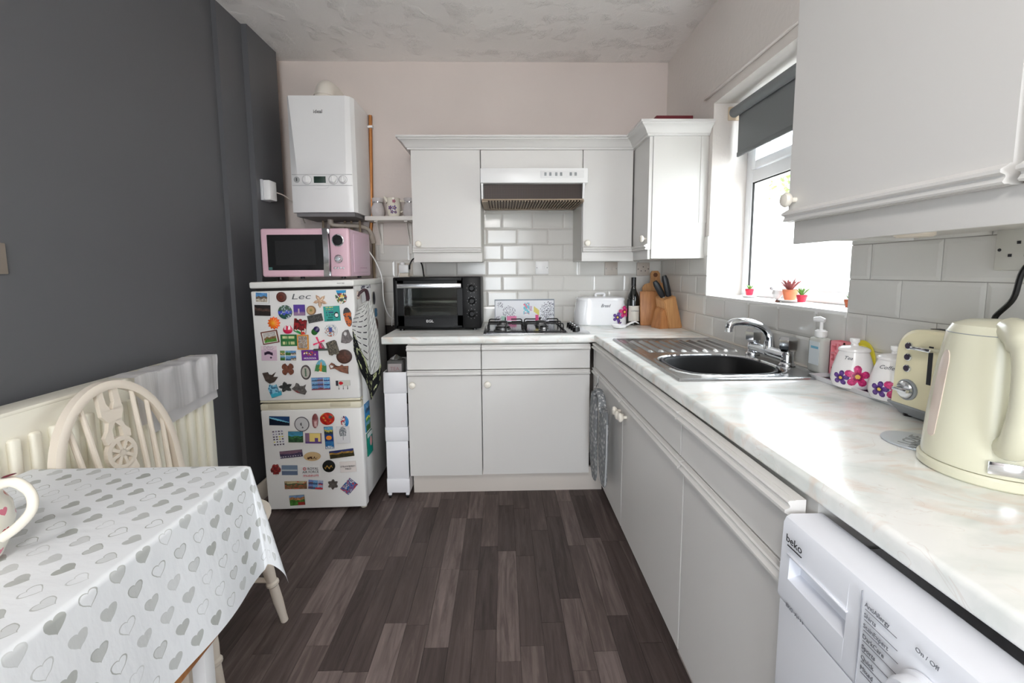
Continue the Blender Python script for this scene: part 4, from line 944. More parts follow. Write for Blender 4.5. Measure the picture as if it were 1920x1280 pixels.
m_('black', 'round_magnet', 'round black magnet with gold drawing', 'C', lambda u, v: (190, 150, 70) if abs(v - .45 - .1 * math.sin(u * 20)) < .06 and .2 < u < .8 else (24, 26, 24), th=.005, dome=.002, side=(20, 20, 20))
m_('straw', 'sign_magnet', 'cream magnet lettered STRAWBERRY FIELD', 'rect', lambda u, v: (226, 218, 214), side=(205, 198, 194))
m_('tan', 'panorama_magnet', 'long tan magnet with brown borders and a painted scene', 'rect', lambda u, v: (118, 82, 60) if u < .03 or u > .97 or abs(u - .07) < .015 or abs(u - .93) < .015 else landscape((196, 180, 140), (90, 100, 70), (130, 96, 66), .75, 29, (190, 80, 60))(u, v), side=(150, 130, 100))
m_('london', 'collage_magnet', 'blue and white city collage magnet with red corner', 'rect', lambda u, v: (190, 60, 70) if v < .2 and u > .5 else collage(3, 2, [city, sea, landscape((180, 190, 215), (60, 70, 130), (200, 80, 80), .5, 41)], (215, 215, 225))(u, v), side=(180, 180, 195))
m_('dino', 'pewter_magnet', 'small dark pewter animal magnet on the lower door', star_o(.056, .056, 6, .62, 2, .3), solid((86, 80, 76), .4, 9), th=.007, side=(66, 60, 58))
m_('card', 'card_magnet', 'blue and red card magnet turned on its corner', 'rect', blotch([(50, 110, 175), (190, 60, 55), (60, 90, 140), (220, 215, 215), (40, 70, 110)], 5, 6), side=(80, 90, 120))
m_('house', 'photo_magnet', 'lowest magnet, a photo of a country house and garden', 'rect', lambda u, v: (150, 50, 45) if v < .3 and u > .55 else landscape((120, 150, 190), (170, 120, 80), (70, 120, 50), .78, 37)(u, v), side=(60, 80, 50))
TAB = [('town', -0.2002, 1.1357, 0.0728, 0.0566, -4), ('coin', -0.1022, 1.135, 0.0494, 0.0512, 0), ('lec', -0.0092, 1.1343, 0.1107, 0.0216, 0), ('star', 0.0874, 1.1106, 0.0702, 0.0674, 0), ('mosaic', 0.1928, 1.1278, 0.0572, 0.0674, 0), ('dark', -0.2013, 1.0707, 0.0783, 0.054, -3), ('bluer', -0.0895, 1.0597, 0.0676, 0.0701, 0), ('purple', -0.0193, 1.0675, 0.0567, 0.0546, -1), ('wood', 0.0417, 1.0654, 0.0442, 0.0458, 0), ('slab', 0.0569, 1.0242, 0.0729, 0.0378, 10), ('penguin', 0.1413, 1.0457, 0.081, 0.0755, 2), ('flip', 0.22, 1.0263, 0.0432, 0.0971, 8), ('sun', -0.1494, 1.0058, 0.0624, 0.0647, 0), ('clog', -0.083, 0.9696, 0.0442, 0.0431, 0), ('castle', -0.0198, 0.9845, 0.0649, 0.0809, -5), ('plum', 0.0538, 0.9612, 0.0459, 0.0486, 0), ('plate', 0.1298, 0.9609, 0.0676, 0.0701, 0), ('bell', 0.2083, 0.9275, 0.0598, 0.0701, 0), ('framed', -0.1747, 0.9342, 0.0832, 0.0647, 8), ('green', -0.083, 0.9166, 0.0805, 0.0587, -1), ('portrait', -0.0112, 0.9053, 0.0567, 0.0755, -2), ('mill', 0.0687, 0.8959, 0.0624, 0.0647, 0), ('relief', 0.1363, 0.8727, 0.0546, 0.0755, 10), ('horse', -0.1851, 0.8534, 0.0783, 0.0755, -2), ('six', -0.0924, 0.8377, 0.0837, 0.0539, -2), ('molda', 0.0177, 0.8378, 0.0836, 0.0531, 0), ('brownr', 0.1895, 0.8258, 0.0783, 0.0728, 0), ('butter', -0.0976, 0.7688, 0.0674, 0.0699, 0), ('oval', -0.0089, 0.7503, 0.0494, 0.0755, 0), ('arch', 0.0696, 0.7789, 0.0594, 0.0727, -8), ('opener', 0.1615, 0.7703, 0.1026, 0.042, -14), ('ship', -0.1912, 0.7305, 0.0783, 0.0643, -15), ('teal', -0.1714, 0.6621, 0.0594, 0.0699, 12), ('dragon', -0.1152, 0.6771, 0.0674, 0.056, 0), ('greyship', -0.0473, 0.6669, 0.0756, 0.0532, -10), ('bluecol', 0.0611, 0.689, 0.0945, 0.0643, 0), ('ilove', 0.1741, 0.6891, 0.0729, 0.027, 0), ('pano', -0.1613, 0.5009, 0.1026, 0.0475, -3), ('koala', -0.0486, 0.4799, 0.0755, 0.0782, 0), ('figure', 0.0207, 0.4957, 0.0351, 0.0753, -3), ('redr', 0.0828, 0.5046, 0.0728, 0.0643, 0), ('ovalb', 0.1715, 0.4871, 0.0405, 0.0616, 0), ('hearts', -0.1728, 0.4111, 0.0594, 0.0839, 3), ('valley', -0.0848, 0.4135, 0.0756, 0.058, -2), ('sunset', 0.0051, 0.403, 0.0839, 0.0551, -2), ('triple', 0.0851, 0.4036, 0.0448, 0.1175, 1), ('tree', 0.1593, 0.4183, 0.0675, 0.0895, 0), ('purplepano', -0.1144, 0.3231, 0.116, 0.0376, 4), ('sand', -0.0076, 0.3062, 0.0868, 0.0476, 0), ('gold', 0.1446, 0.3165, 0.1259, 0.0406, 6), ('bouquet', -0.1989, 0.2345, 0.0486, 0.0724, 0), ('sea', -0.1289, 0.2363, 0.0812, 0.0522, -2), ('raf', -0.0211, 0.2234, 0.0891, 0.0579, 0), ('black', 0.0744, 0.2517, 0.0643, 0.0638, 0), ('straw', 0.1733, 0.245, 0.0836, 0.0579, 2), ('tan', -0.1033, 0.1548, 0.1147, 0.042, -1), ('london', -0.0013, 0.154, 0.0784, 0.0493, -6), ('dino', 0.0897, 0.1525, 0.054, 0.055, 10), ('card', 0.1714, 0.137, 0.056, 0.0779, -42), ('house', -0.1018, 0.0718, 0.0783, 0.055, 2)]
for key, lx, lz, w, h, deg in TAB:
    if key == 'lec': continue
    a, k = MG[key]; nm, lab, shp, fn = a; k = dict(k)
    if shp == 'C': shp = circle_o(w, h)
    extra = None
    if shp == 'PLUM':
        shp = polar_o(w, h, lambda q: .62 + .38 * abs(math.cos(q - .8)) ** 1.5, 36)
    if shp == 'MILL':
        shp = poly_o(w, h, [(-.1, -.45), (0, .0), (.2, .05), (.45, -.45)])
        e = bmesh.new()
        for q in range(4):
            an = q * PI / 2 + .35; dx, dz = math.cos(an), math.sin(an)
            p0 = Vector((.0, -.0085, .006)); b2 = Vector((-dz, 0, dx)) * .0045
            extr(e, [p0 + b2 * .4, p0 + Vector((dx, 0, dz)) * .03 + b2, p0 + Vector((dx, 0, dz)) * .03 - b2, p0 - b2 * .4], (0, .002, 0))
        e2 = box(-.03, .05, -.009, 0, -.036, -.026, bev=.002)
        extra = [('sails', e, mat('hot_pink', (235, 60, 110), .4)), ('base', e2, mat('dark_green_grey', (70, 78, 72), .5))]
    if key == 'ilove':
        e = bmesh.new()
        for q in (-.022, .0, .022):
            tube(e, [(q, -.002, -.013), (q, -.002, -.026)], .0008, n=5); lathe(e, [(0.0004, -.034), (.0022, -.031), (.0018, -.026), (.0004, -.025)], (q, -.002, 0), n=8)
        extra = [('charm', e, dsteel_m)]
    root, Mx = magnet(nm, lab, lx, lz, w, h, deg, shp, fn, extra=extra, lift=0.004 if key in ('wood', 'opener', 'portrait', 'tree', 'relief') else 0.0, **k)
    if not extra: MW[root.name] = Mx
    if key == 'raf':
        text('ROYAL', .0185, Mx @ T((.013, -.0036, .017)), ink_m, root, sx=.95)
        text('AIR FORCE', .0175, Mx @ T((.0, -.0036, .0)), ink_m, root, sx=.98)
        text('museum', .0225, Mx @ T((.0, -.0036, -.018)), redink_m, root, sx=1.05)
        e = lath([(.0085, 0), (.0085, .0004), (.0055, .0004), (.0055, 0)], (-.030, -.0034, .018), axis='y', n=20, cap=False); obj('roundel', e, redink_m, root, Mx)
        obj('roundel_centre', lath([(.0022, 0), (.0022, .0004), (.0001, .0004)], (-.030, -.0034, .018), axis='y', n=12), ink_m, root, Mx)
    if key == 'straw':
        text('STRAWBERRY', .0125, Mx @ T((0, -.0036, .002)), ink_m, root); text('FIELD', .0125, Mx @ T((0, -.0036, -.011)), ink_m, root)
    if key == 'molda': text('MOLDOVA', .0125, Mx @ T((0, -.0036, -.016)), whiteink_m, root)
    if key == 'penguin': pass

# things on the fridge's side (faces +x)
SM = FM @ T((0.250, 0, 0)) @ Matrix.Rotation(PI / 2, 4, 'Z')      # local x = depth, front towards +x
magnet('oval_magnet', 'dark oval magnet high on the side of the fridge', 0.33, 1.10, .05, .075, 0, circle_o(.05, .075), solid((46, 48, 54), .3), th=.006, dome=.004, base=SM)
magnet('butterfly_magnet', 'blue butterfly magnet on the side of the fridge', 0.345, 1.015, .06, .06, 0, polar_o(.06, .06, lambda a: .62 + .36 * abs(math.sin(2 * a)) ** .6, 36), solid((40, 110, 150), .3), th=.008, base=SM)
magnet('round_magnet', 'dark brown round magnet on the side of the fridge below the butterfly', 0.34, 0.945, .07, .075, 0, circle_o(.07, .075), solid((86, 52, 44), .3), th=.008, dome=.002, base=SM)
magnet('paper_list', 'white paper list pinned to the side of the fridge', 0.205, 1.06, .16, .26, 0, 'rect', lambda u, v: (45, 45, 70) if v > .9 and h2(int(u * 12), int(v * 40), 1) > .5 else (238, 238, 242), th=.001, base=SM, cat='paper')
magnet('tall_magnet', 'tall bright seaside magnet low on the side of the fridge', 0.105, 0.475, .075, .155, 0, 'rect', collage(1, 3, [green_l, landscape((60, 150, 210), (230, 230, 90), (70, 150, 90), .5, 3), sea], (60, 150, 200), .02), th=.004, side=(40, 120, 170), base=SM)
magnet('rounded_magnet', 'turquoise magnet with a pink figure, lowest on the side of the fridge', 0.115, 0.325, .085, .125, 0, 'rect', lambda u, v: (228, 160, 165) if math.hypot(u - .65, v - .55) < .22 else (225, 230, 230) if v > .8 else (20, 150, 135), th=.006, side=(20, 110, 90), base=SM)

# hook and tea towel on the side
hk = thing('hook_magnet', 'brown horn-shaped hook magnet holding the dashed tea towel', 'hook', (-0.735, 2.25, 1.14))
obj('base', lath([(0.022, 0), (0.02, -.01), (0, -.012)], (-0.752, 2.235, 1.135), axis='x', n=18), mat('hook_pale', (214, 196, 184), .4), hk)
obj('horn', tb(curve([(-0.742, 2.215, 1.13), (-0.722, 2.225, 1.158), (-0.712, 2.255, 1.158), (-0.71, 2.275, 1.12), (-0.715, 2.27, 1.09)], 6), [.005] * 4 + [.008] * 8 + [.010] * 8 + [.008] * 5, n=10), mat('horn_brown', (62, 36, 44), .35), hk)
tt = bmesh.new(); ul = tt.loops.layers.uv.verify()
NU, NV = 34, 26; V = []
for j in range(NV + 1):
    t = j / NV; row = []
    for i in range(NU + 1):
        s = i / NU
        wd = 0.035 + 0.085 * min(1, t * 2.2) ** .8 + 0.030 * t
        xx = -0.698 + (s - .5) * wd * .86 + 0.012 * t
        f = min(1, max(0, (xx + .742) / .03))
        y = 2.128 * (1 - f) + 2.185 * f + (0.006 + .012 * t) * math.sin(s * 2 * PI * 2.5 + t * 1.5) + .05 * (1 - t) ** 3 * f
        zb = .86 - .27 * min(1, s / .45) ** 1.3 if s < .45 else .59 + .16 * ((s - .45) / .55) ** 1.5
        z = 1.105 - t * (1.105 - zb)
        row.append(tt.verts.new((xx, y, z)))
    V.append(row)
for j in range(NV):
    for i in range(NU):
        f = tt.faces.new((V[j][i], V[j][i + 1], V[j + 1][i + 1], V[j + 1][i]))
        for l, (a, b) in zip(f.loops, ((i, j), (i + 1, j), (i + 1, j + 1), (i, j + 1))): l[ul].uv = (a / NU * .4, (1 - b / NV) * .62)
bmesh.ops.solidify(tt, geom=tt.faces[:], thickness=0.0015)
tag(obj('tea_towel', tt, teatowel_mat(), smooth=60), 'white tea towel with black dashes and floral hem hanging on the side of the fridge', 'towel')

# ------------------------------------------------------------ microwave
mw = thing('microwave', 'pink retro microwave on top of the fridge', 'microwave', (-0.99, 2.4, 1.222))
MX0, MX1, MY, MZ0, MZ1 = -1.232, -0.785, 2.25, 1.232, 1.478
obj('casing', box(MX0 + .004, MX1 - .002, MY + .02, 2.60, MZ0, MZ1, bev=0.012, seg=3), mat('pink_casing', (212, 182, 198), .35), mw)
dr = obj('door', box(MX0, -0.900, MY - .012, MY + .022, MZ0, MZ1, bev=0.012, seg=3), pink_m, mw)
obj('window', box(MX0 + .034, -0.903, MY - .0145, MY - .010, MZ0 + .034, MZ1 - .032, bev=.002, seg=1), mat('black_glass', (10, 10, 11), .12), dr)
obj('window_mesh', box(MX0 + .075, -0.955, MY - .0150, MY - .0142, MZ0 + .06, MZ1 - .062), mat('oven_dark', (26, 26, 27), .3), dr)
bm = bmesh.new()
hp = [(-0.905 + .0 + 0.012 * math.sin(PI * t), MY - .016 - .022 * math.sin(PI * t), MZ0 + (MZ1 - MZ0) * t) for t in [k / 12 for k in range(13)]]
loops = [[Vector((a - .012, b, c)), Vector((a + .014, b, c)), Vector((a + .014, b + .014, c)), Vector((a - .012, b + .014, c))] for a, b, c in hp]
ringface(bm, loops); obj('handle', bm, steel_m, dr)
obj('control_panel', box(-0.884, MX1, MY - .012, MY + .022, MZ0, MZ1, bev=0.010, seg=3), pink_m, mw)
obj('seam', box(-0.899, -0.885, MY - .004, MY + .02, MZ0 + .004, MZ1 - .004), steel_m, mw)
obj('display_ring', lath([(0.031, 0), (0.031, .006), (0.026, .008), (0.025, .004)], (-0.838, MY - .012, 1.416), axis='y', n=30, cap=False), chrome_m, mw)
obj('display', lath([(0.026, 0), (0.026, .004), (0, .005)], (-0.838, MY - .012, 1.416), axis='y', n=26), mat('black_glass', (8, 8, 9), .1), mw)
obj('dial', lath([(0.021, 0), (0.021, .006), (0.017, .009), (0.015, .020), (0.012, .023), (0, .024)], (-0.838, MY - .012, 1.322), axis='y', n=28), chrome_m, mw)
for i in range(4):
    obj('button', lath([(0.0055, 0), (0.0055, .004), (0.0035, .006), (0, .006)], (-0.860 + i * .0145, MY - .012, 1.276), axis='y', n=12), chrome_m, mw)
bm = box(-0.776 - .01, -0.786, 2.30, 2.305, 1.26, 1.46); bx(bm, -0.787, -0.7835, 2.30, 2.34, 1.28, 1.45)
bm.free(); bm = box(-0.788, -0.7835, 2.31, 2.56, 1.255, 1.455, bev=.002); obj('side_pressing', bm, MATS['pink_casing'], mw)
bm = bmesh.new()
for k in range(10): bx(bm, -0.7838, -0.7828, 2.40 + k * .012, 2.406 + k * .012, 1.275, 1.280)
obj('vent_slots', bm, mat('mauve', (180, 140, 165), .5), mw)
for a in (-1.17, -0.84):
    for b in (2.30, 2.55): obj('foot', lath([(.012, 0), (.012, .016), (.001, .016)], (a, b, 1.2175 if a < -1 else 1.2215), n=12), black_m, mw)
text('m w', .001, T((-1.19, MY - .0152, 1.27)), greyink_m, mw, name='corner_mark') if False else None
obj('corner_sticker', box(MX0 + .038, MX0 + .056, MY - .0152, MY - .0145, MZ0 + .036, MZ0 + .050), mat('sticker_teal', (60, 100, 95), .5), mw)
# microwave cable
tag(obj('power_cable', tb(curve([(-0.787, 2.58, 1.375), (-0.765, 2.62, 1.32), (-0.735, 2.64, 1.22), (-0.722, 2.62, 1.08), (-0.700, 2.64, 0.99), (-0.670, 2.70, 0.965), (-0.652, 2.76, 1.06), (-0.64, 2.81, 1.20), (-0.642, 2.82, 1.245)], 8), .0035, n=8), white_m), 'white cable looping from the microwave down beside the mini oven', 'cable')

struct('shade_board', box(-1.39, -0.52, 2.852, 2.8635, 0.0, 0.9), mat('gap_shade', (52, 48, 47), .9))  # dark board painting in the shade low behind fridge and trolley
# ------------------------------------------------------------ slim trolley and jar
tr = thing('storage_trolley', 'slim white plastic trolley on castors between fridge and cabinet', 'trolley', (-0.585, 2.5, 0))
tpl = mat('trolley_plastic', (236, 236, 240), .4)
for z0, z1 in ((0.035, 0.115), (0.33, 0.41), (0.60, 0.715)):
    bm = bmesh.new(); bx(bm, -0.649, -0.523, 2.285, 2.297, z0, z1, bev=.004); bx(bm, -0.649, -0.523, 2.70, 2.71, z0, z1, bev=.003); bx(bm, -0.649, -0.643, 2.29, 2.71, z0, z1); bx(bm, -0.529, -0.523, 2.29, 2.71, z0, z1); bx(bm, -0.645, -0.527, 2.29, 2.71, z0, z0 + .006)
    obj('tray', bm, tpl, tr)
for z0, z1 in ((0.115, 0.33), (0.41, 0.60)):
    bm = bmesh.new()
    bx(bm, -0.647, -0.526, 2.288, 2.296, z0, z1, bev=.004); obj('front_panel', bm, tpl, tr)
for a in (-0.635, -0.538):
    for b in (2.30, 2.69): 
        c = obj('castor', box(a - .01, a + .01, b - .01, b + .01, .018, .04, bev=.003), tpl, tr)
        obj('wheel', tb([(a - .006, b, .012), (a + .006, b, .012)], .012, n=14), black_m, c)
for b, z, c, lab in ((2.42, .042, (40, 110, 60), 'green bottle lying low on the bottom tray of the slim trolley'), (2.42, .338, (50, 70, 110), 'blue bottle on the middle tray of the slim trolley')):
    bt = thing('bottle', lab, 'bottle', (-0.586, b, z))
    obj('body', lath([(.001, 0), (.03, 0), (.032, .01), (.032, .12), (.014, .15), (.014, .17)], (-0.586, b, z), n=16), mat('bottle_' + lab[:4].strip(), c, .3), bt)
    obj('cap', lath([(.015, .17), (.015, .19), (.001, .19)], (-0.586, b, z), n=12), white_m, bt)
jr_ = thing('lidded_jar', 'small clear jar with steel lid on top of the slim trolley', 'jar', (-0.592, 2.36, 0.606))
obj('body', box(-0.638, -0.548, 2.32, 2.40, 0.608, 0.772, bev=.012, seg=3), mat('jar_glass', (118, 117, 116), .12, trans=0.35), jr_)
obj('label', box(-0.630, -0.556, 2.3188, 2.3195, 0.70, 0.755), mat('jar_label', (160, 152, 152), .6), jr_)
text('TEA', .028, T((-0.593, 2.3182, 0.727)), mat('faded_red', (150, 112, 116), .6), jr_)
obj('lid', lath([(.032, 0), (.034, .004), (.03, .010), (.012, .020), (.006, .026), (0, .027)], (-0.593, 2.36, 0.772), n=22), steel_m, jr_)

# ------------------------------------------------------------ wall socket bits, thermostat, switches
def socket(pre, a, z, label, kind='single', m=None, w=0.086):
    t = thing('wall_socket', label, 'socket', tuple((pre @ Vector((a, 0, z)))))
    m = m or mat('socket_grey', (196, 186, 176), .35)
    obj('plate', box(a - w / 2, a + w / 2, -0.016, -0.0066, z - .043, z + .043, bev=.003), m, t, pre)
    if kind == 'socket':
        for da, dz in ((0, .014), (-.014, -.012), (.014, -.012)):
            obj('pin_hole', box(a + da - .003, a + da + .003, -0.0172, -.0155, z + dz - .003, z + dz + .003), ink_m, t, pre)
        obj('rocker', box(a + .024, a + .034, -.019, -.0155, z + .008, z + .026, bev=.001), m, t, pre)
    else:
        obj('rocker', box(a + .002, a + .016, -.019, -.0155, z - .010, z + .012, bev=.0015), m, t, pre)
    for da in (-.034, .034): obj('screw', lath([(.0035, 0), (.003, .001), (0, .0012)], (a + da, -.016, z), axis='y', n=10), dsteel_m if kind != 'socket' else ink_m, t, pre)
    return t
PBK = T((0, YB, 0))
socket(PBK, 0.262, 1.275, 'white fused spur switch on the tiles above the gas hob', 'switch', white_m)
socket(PBK, 0.722, 1.266, 'beige wall socket on the tiles above the bread bin', 'switch')
socket(PBK, 0.936, 1.262, 'beige three-pin wall socket on the tiles above the wine bottle', 'socket')
socket(RX(XR), -0.862, 1.292, 'wall socket on the tiles above the kettle', 'socket', mat('socket_dull', (204, 202, 194), .4))
ad = thing('plug_adaptor', 'white plug adaptor in the socket behind the mini oven', 'adaptor', (-0.64, 2.83, 1.26))
obj('plate', box(-0.69, -0.59, 2.845, 2.8585, 1.225, 1.31, bev=.003), MATS['socket_grey'], ad)
obj('body', box(-0.670, -0.607, 2.80, 2.846, 1.245, 1.30, bev=.006), white_m, ad)
obj('lower_block', box(-0.668, -0.610, 2.805, 2.85, 1.215, 1.245, bev=.003), cream_m, ad)
obj('top_plug', lath([(.018, 0), (.018, .012), (.010, .018), (0, .018)], (-0.650, 2.82, 1.300), n=14), white_m, ad)
tag(obj('power_cable', tb(curve([(-0.600, 2.80, 1.27), (-0.595, 2.79, 1.30), (-0.575, 2.80, 1.335), (-0.545, 2.80, 1.338), (-0.52, 2.80, 1.30), (-0.51, 2.80, 1.24), (-0.50, 2.80, 1.15)], 8), .0045, n=8), black_m), 'black cable arching from the adaptor to the mini oven', 'cable')
tag(obj('power_cable', tb(curve([(-0.662, 2.81, 1.30), (-0.672, 2.80, 1.22), (-0.690, 2.77, 1.10), (-0.698, 2.72, 0.99), (-0.70, 2.70, 0.915)], 8), .0025, n=8), white_m), 'thin white cable dropping from the adaptor to the worktop', 'cable')
ws = thing('heating_receiver', 'small white receiver box on the charcoal wall beside the boiler', 'control box', (-1.35, 2.51, 1.72))
obj('back_plate', box(-1.352, -1.338, 2.49, 2.575, 1.66, 1.775, bev=.003), mat('pale_grey_plastic', (200, 202, 206), .4), ws)
obj('cover', box(-1.338, -1.300, 2.495, 2.57, 1.662, 1.772, bev=.006), white_m, ws)
tag(obj('thin_cable', tb(curve([(-1.302, 2.57, 1.715), (-1.27, 2.60, 1.70), (-1.235, 2.64, 1.66), (-1.225, 2.68, 1.62), (-1.225, 2.74, 1.56)], 6), .0035, n=8), MATS['socket_grey']), 'pale cable from the receiver box to behind the boiler', 'cable')
sw = thing('light_switch', 'steel light switch on the charcoal wall above the table', 'switch', (-1.405, 1.19, 1.30))
PL = T((-1.405, 0, 0)) @ Matrix.Rotation(PI / 2, 4, 'Z')
obj('plate', box(1.165, 1.252, -.008, 0, 1.255, 1.342, bev=.002), mat('warm_steel', (150, 140, 130), .4, metal=.4), sw, PL)
obj('rocker', box(1.200, 1.222, -.014, -.007, 1.284, 1.318, bev=.002), mat('rocker_pale', (190, 184, 176), .4), sw, PL)
obj('rocker_surround', box(1.196, 1.226, -.009, -.0075, 1.280, 1.322), ink_m, sw, PL)

# ------------------------------------------------------------ mini oven
mo = thing('mini_oven', 'black mini oven with glass door on the hob-wall worktop', 'oven', (-0.385, 2.65, 0.91))
OX0, OX1, OY, OZ0, OZ1 = -0.634, -0.127, 2.50, 0.922, 1.222
obs = mat('oven_black', (11, 11, 12), .38, spec=.22)
bm = bmesh.new(); bx(bm, OX0, OX1, OY + .012, OY + .03, OZ0, OZ1, bev=.01, seg=3)
bx(bm, OX0 + .012, OX1 - .118, 2.80, 2.82, OZ0 + .012, OZ1 - .012); bm.free()
bm = bmesh.new()
bx(bm, OX0, OX0 + .03, OY, 2.815, OZ0, OZ1, bev=.006); bx(bm, OX1 - .118, OX1, OY, 2.815, OZ0, OZ1, bev=.006)
bx(bm, OX0 + .01, OX1 - .1, OY, 2.815, OZ1 - .025, OZ1, bev=.005); bx(bm, OX0 + .01, OX1 - .1, OY, 2.815, OZ0, OZ0 + .025, bev=.005); bx(bm, OX0 + .02, OX1 - .1, 2.79, 2.81, OZ0, OZ1)
obj('casing', bm, obs, mo)
obj('cavity', box(OX0 + .032, OX1 - .12, 2.78, 2.788, OZ0 + .026, OZ1 - .026), mat('cavity_grey', (150, 152, 148), .5), mo)
bm = bmesh.new(); bx(bm, OX0 + .02, OX0 + .064, OY + .0005, OY + .006, OZ0 + .01, OZ1 - .01); bx(bm, OX1 - .14, OX1 - .10, OY + .0005, OY + .006, OZ0 + .01, OZ1 - .01); obj('front_plate', bm, obs, mo)
dd = obj('door', box(OX0 + .028, OX1 - .106, OY - .010, OY + .004, OZ0 + .058, OZ0 + .075, bev=.002), obs, mo)
bm = bmesh.new(); D0, D1 = OX0 + .026, OX1 - .106
bx(bm, D0, D0 + .036, OY - .010, OY, OZ0 + .018, OZ1 - .02); bx(bm, D1 - .03, D1, OY - .010, OY, OZ0 + .018, OZ1 - .02); bx(bm, D0, D1, OY - .010, OY, OZ0 + .018, OZ0 + .078); bx(bm, D0, D1, OY - .010, OY, OZ1 - .065, OZ1 - .02)
obj('door_frame', bm, obs, dd)
obj('door_glass', box(D0 + .034, D1 - .028, OY - .006, OY - .003, OZ0 + .076, OZ1 - .063), mat('smoked_glass', (150, 155, 150), .05, trans=.92), dd)
obj('handle', box(D0 + .004, D1 - .004, OY - .034, OY - .022, OZ1 - .062, OZ1 - .036, bev=.003), steel_m, dd)
for a in (D0 + .02, D1 - .02): obj('handle_stud', box(a - .006, a + .006, OY - .024, OY - .008, OZ1 - .055, OZ1 - .043), obs, dd)
bm = bmesh.new()
for k in range(14): tube(bm, [(D0 + .03 + k * .0235, OY + .02, 1.045), (D0 + .03 + k * .0235, OY + .27, 1.045)], .0012, n=5)
tube(bm, [(D0 + .01, OY + .02, 1.045), (D1 + .0, OY + .02, 1.045)], .002, n=6); tube(bm, [(D0 + .01, OY + .2, 1.045), (D1, OY + .2, 1.045)], .002, n=6)
o = obj('wire_rack', bm, chrome_m, mo)
obj('tray', box(D0 + .012, D1 - .004, OY + .04, OY + .26, 1.066, 1.085, bev=.003), mat('tray_grey', (130, 130, 126), .35, metal=.6), mo)
obj('heating_bar', tb([(D0 + .01, OY + .05, .99), (D1, OY + .05, .99)], .0022, n=6), chrome_m, mo)
for z in (1.157, 1.083, 1.008):
    a = OX1 - .052
    k = obj('knob', lath([(.021, 0), (.021, .004), (.016, .008), (.0155, .018), (.012, .021), (0, .021)], (a, OY, z), axis='y', n=26), obs, mo)
    obj('chrome_ring', lath([(.0175, .006), (.0190, .010), (.0175, .014)], (a, OY, z), axis='y', n=26, cap=False), chrome_m, k)
    R = .029 if z > 1.1 or z < 1.05 else .026
    bm = bmesh.new()
    for q in range(9):
        an = q * 2 * PI / 9 + .3; bx(bm, a + R * math.cos(an) - .0012, a + R * math.cos(an) + .0012, OY - .0008, OY, z + R * math.sin(an) - .0012, z + R * math.sin(an) + .0012)
    obj('dial_marks', bm, mat('pale_mark', (190, 190, 190), .5), mo)
text('EGL', .021, T((-0.424, OY - .0105, 0.967)), whiteink_m, mo, sx=1.2)
for a in (OX0 + .04, OX1 - .04):
    for b in (OY + .03, 2.77): obj('foot', lath([(.014, 0), (.012, .013), (.001, .013)], (a, b, .9102), n=12), black_m, mo)

# ------------------------------------------------------------ hob
hb = thing('gas_hob', 'black gas hob with two wire pan supports set in the worktop', 'hob', (0.17, 2.6, 0.91))
obj('base_plate', box(-0.108, 0.478, 2.312, 2.80, 0.9102, 0.9165, bev=.003), steel_m, hb)
obj('glass_deck', box(-0.090, 0.355, 2.328, 2.785, 0.9165, 0.9185), mat('hob_deck', (58, 58, 60), .12, metal=.7), hb)
def burner(x, y, r):
    k = obj('burner', lath([(r * 1.25, 0), (r * 1.2, .004), (r, .006), (r, .016), (r * .95, .018), (r * .95, .014), (.001, .014)], (x, y, .9185), n=28), dsteel_m, hb)
    obj('burner_cap', lath([(r * .92, .018), (r * .92, .024), (r * .7, .027), (.001, .028)], (x, y, .9185), n=26), black_m, k)
for x, y, r in ((-0.0, 2.43, .043), (0.235, 2.43, .026), (0.0, 2.67, .030), (0.235, 2.67, .034)): burner(x, y, r)
def support(x0, x1):
    bm = bmesh.new(); z = .955; r = .0038; xc = (x0 + x1) / 2
    y0, y1 = 2.335, 2.775
    for xx in (x0, x1):
        tube(bm, curve([(xx, y0, .921), (xx, y0 + .004, .921)], 2), r, n=8)
    tube(bm, [(x0, y0, .923), (x1, y0, .923)], r, n=8)
    tube(bm, [(x0, y0, .923), (x0, y1, .923)], r, n=8); tube(bm, [(x1, y0, .923), (x1, y1, .923)], r, n=8); tube(bm, [(x0, y1, .923), (x1, y1, .923)], r, n=8)
    for y in (2.43, 2.54, 2.67):
        for xa, xb in ((x0, xc - .035), (x1, xc + .035)):
            s = 1 if xa < xb else -1
            tube(bm, curve([(xa, y, .923), (xa, y, z - .008), (xa + s * .008, y, z), (xa + s * .03, y, z), (xb, y, z)], 4), r, n=8)
    for yy, s in ((y0, 1), (y1, -1)):
        tube(bm, curve([(xc, yy, .923), (xc, yy, z - .008), (xc, yy + s * .01, z), (xc, yy + s * .06, z)], 4), r, n=8)
    return obj('pan_support', bm, blackm_m, hb)
support(-0.085, 0.118); support(0.135, 0.345)
for k in range(4):
    y = 2.40 + k * .075; x = 0.415
    kb = obj('control_knob', lath([(.021, 0), (.020, .010), (.018, .020), (.001, .021)], (x, y, .9165), n=20), black_m, hb)
    obj('chrome_cap', box(x - .003, x + .003, y - .017, y + .017, .9375, .943, bev=.0015), chrome_m, kb)
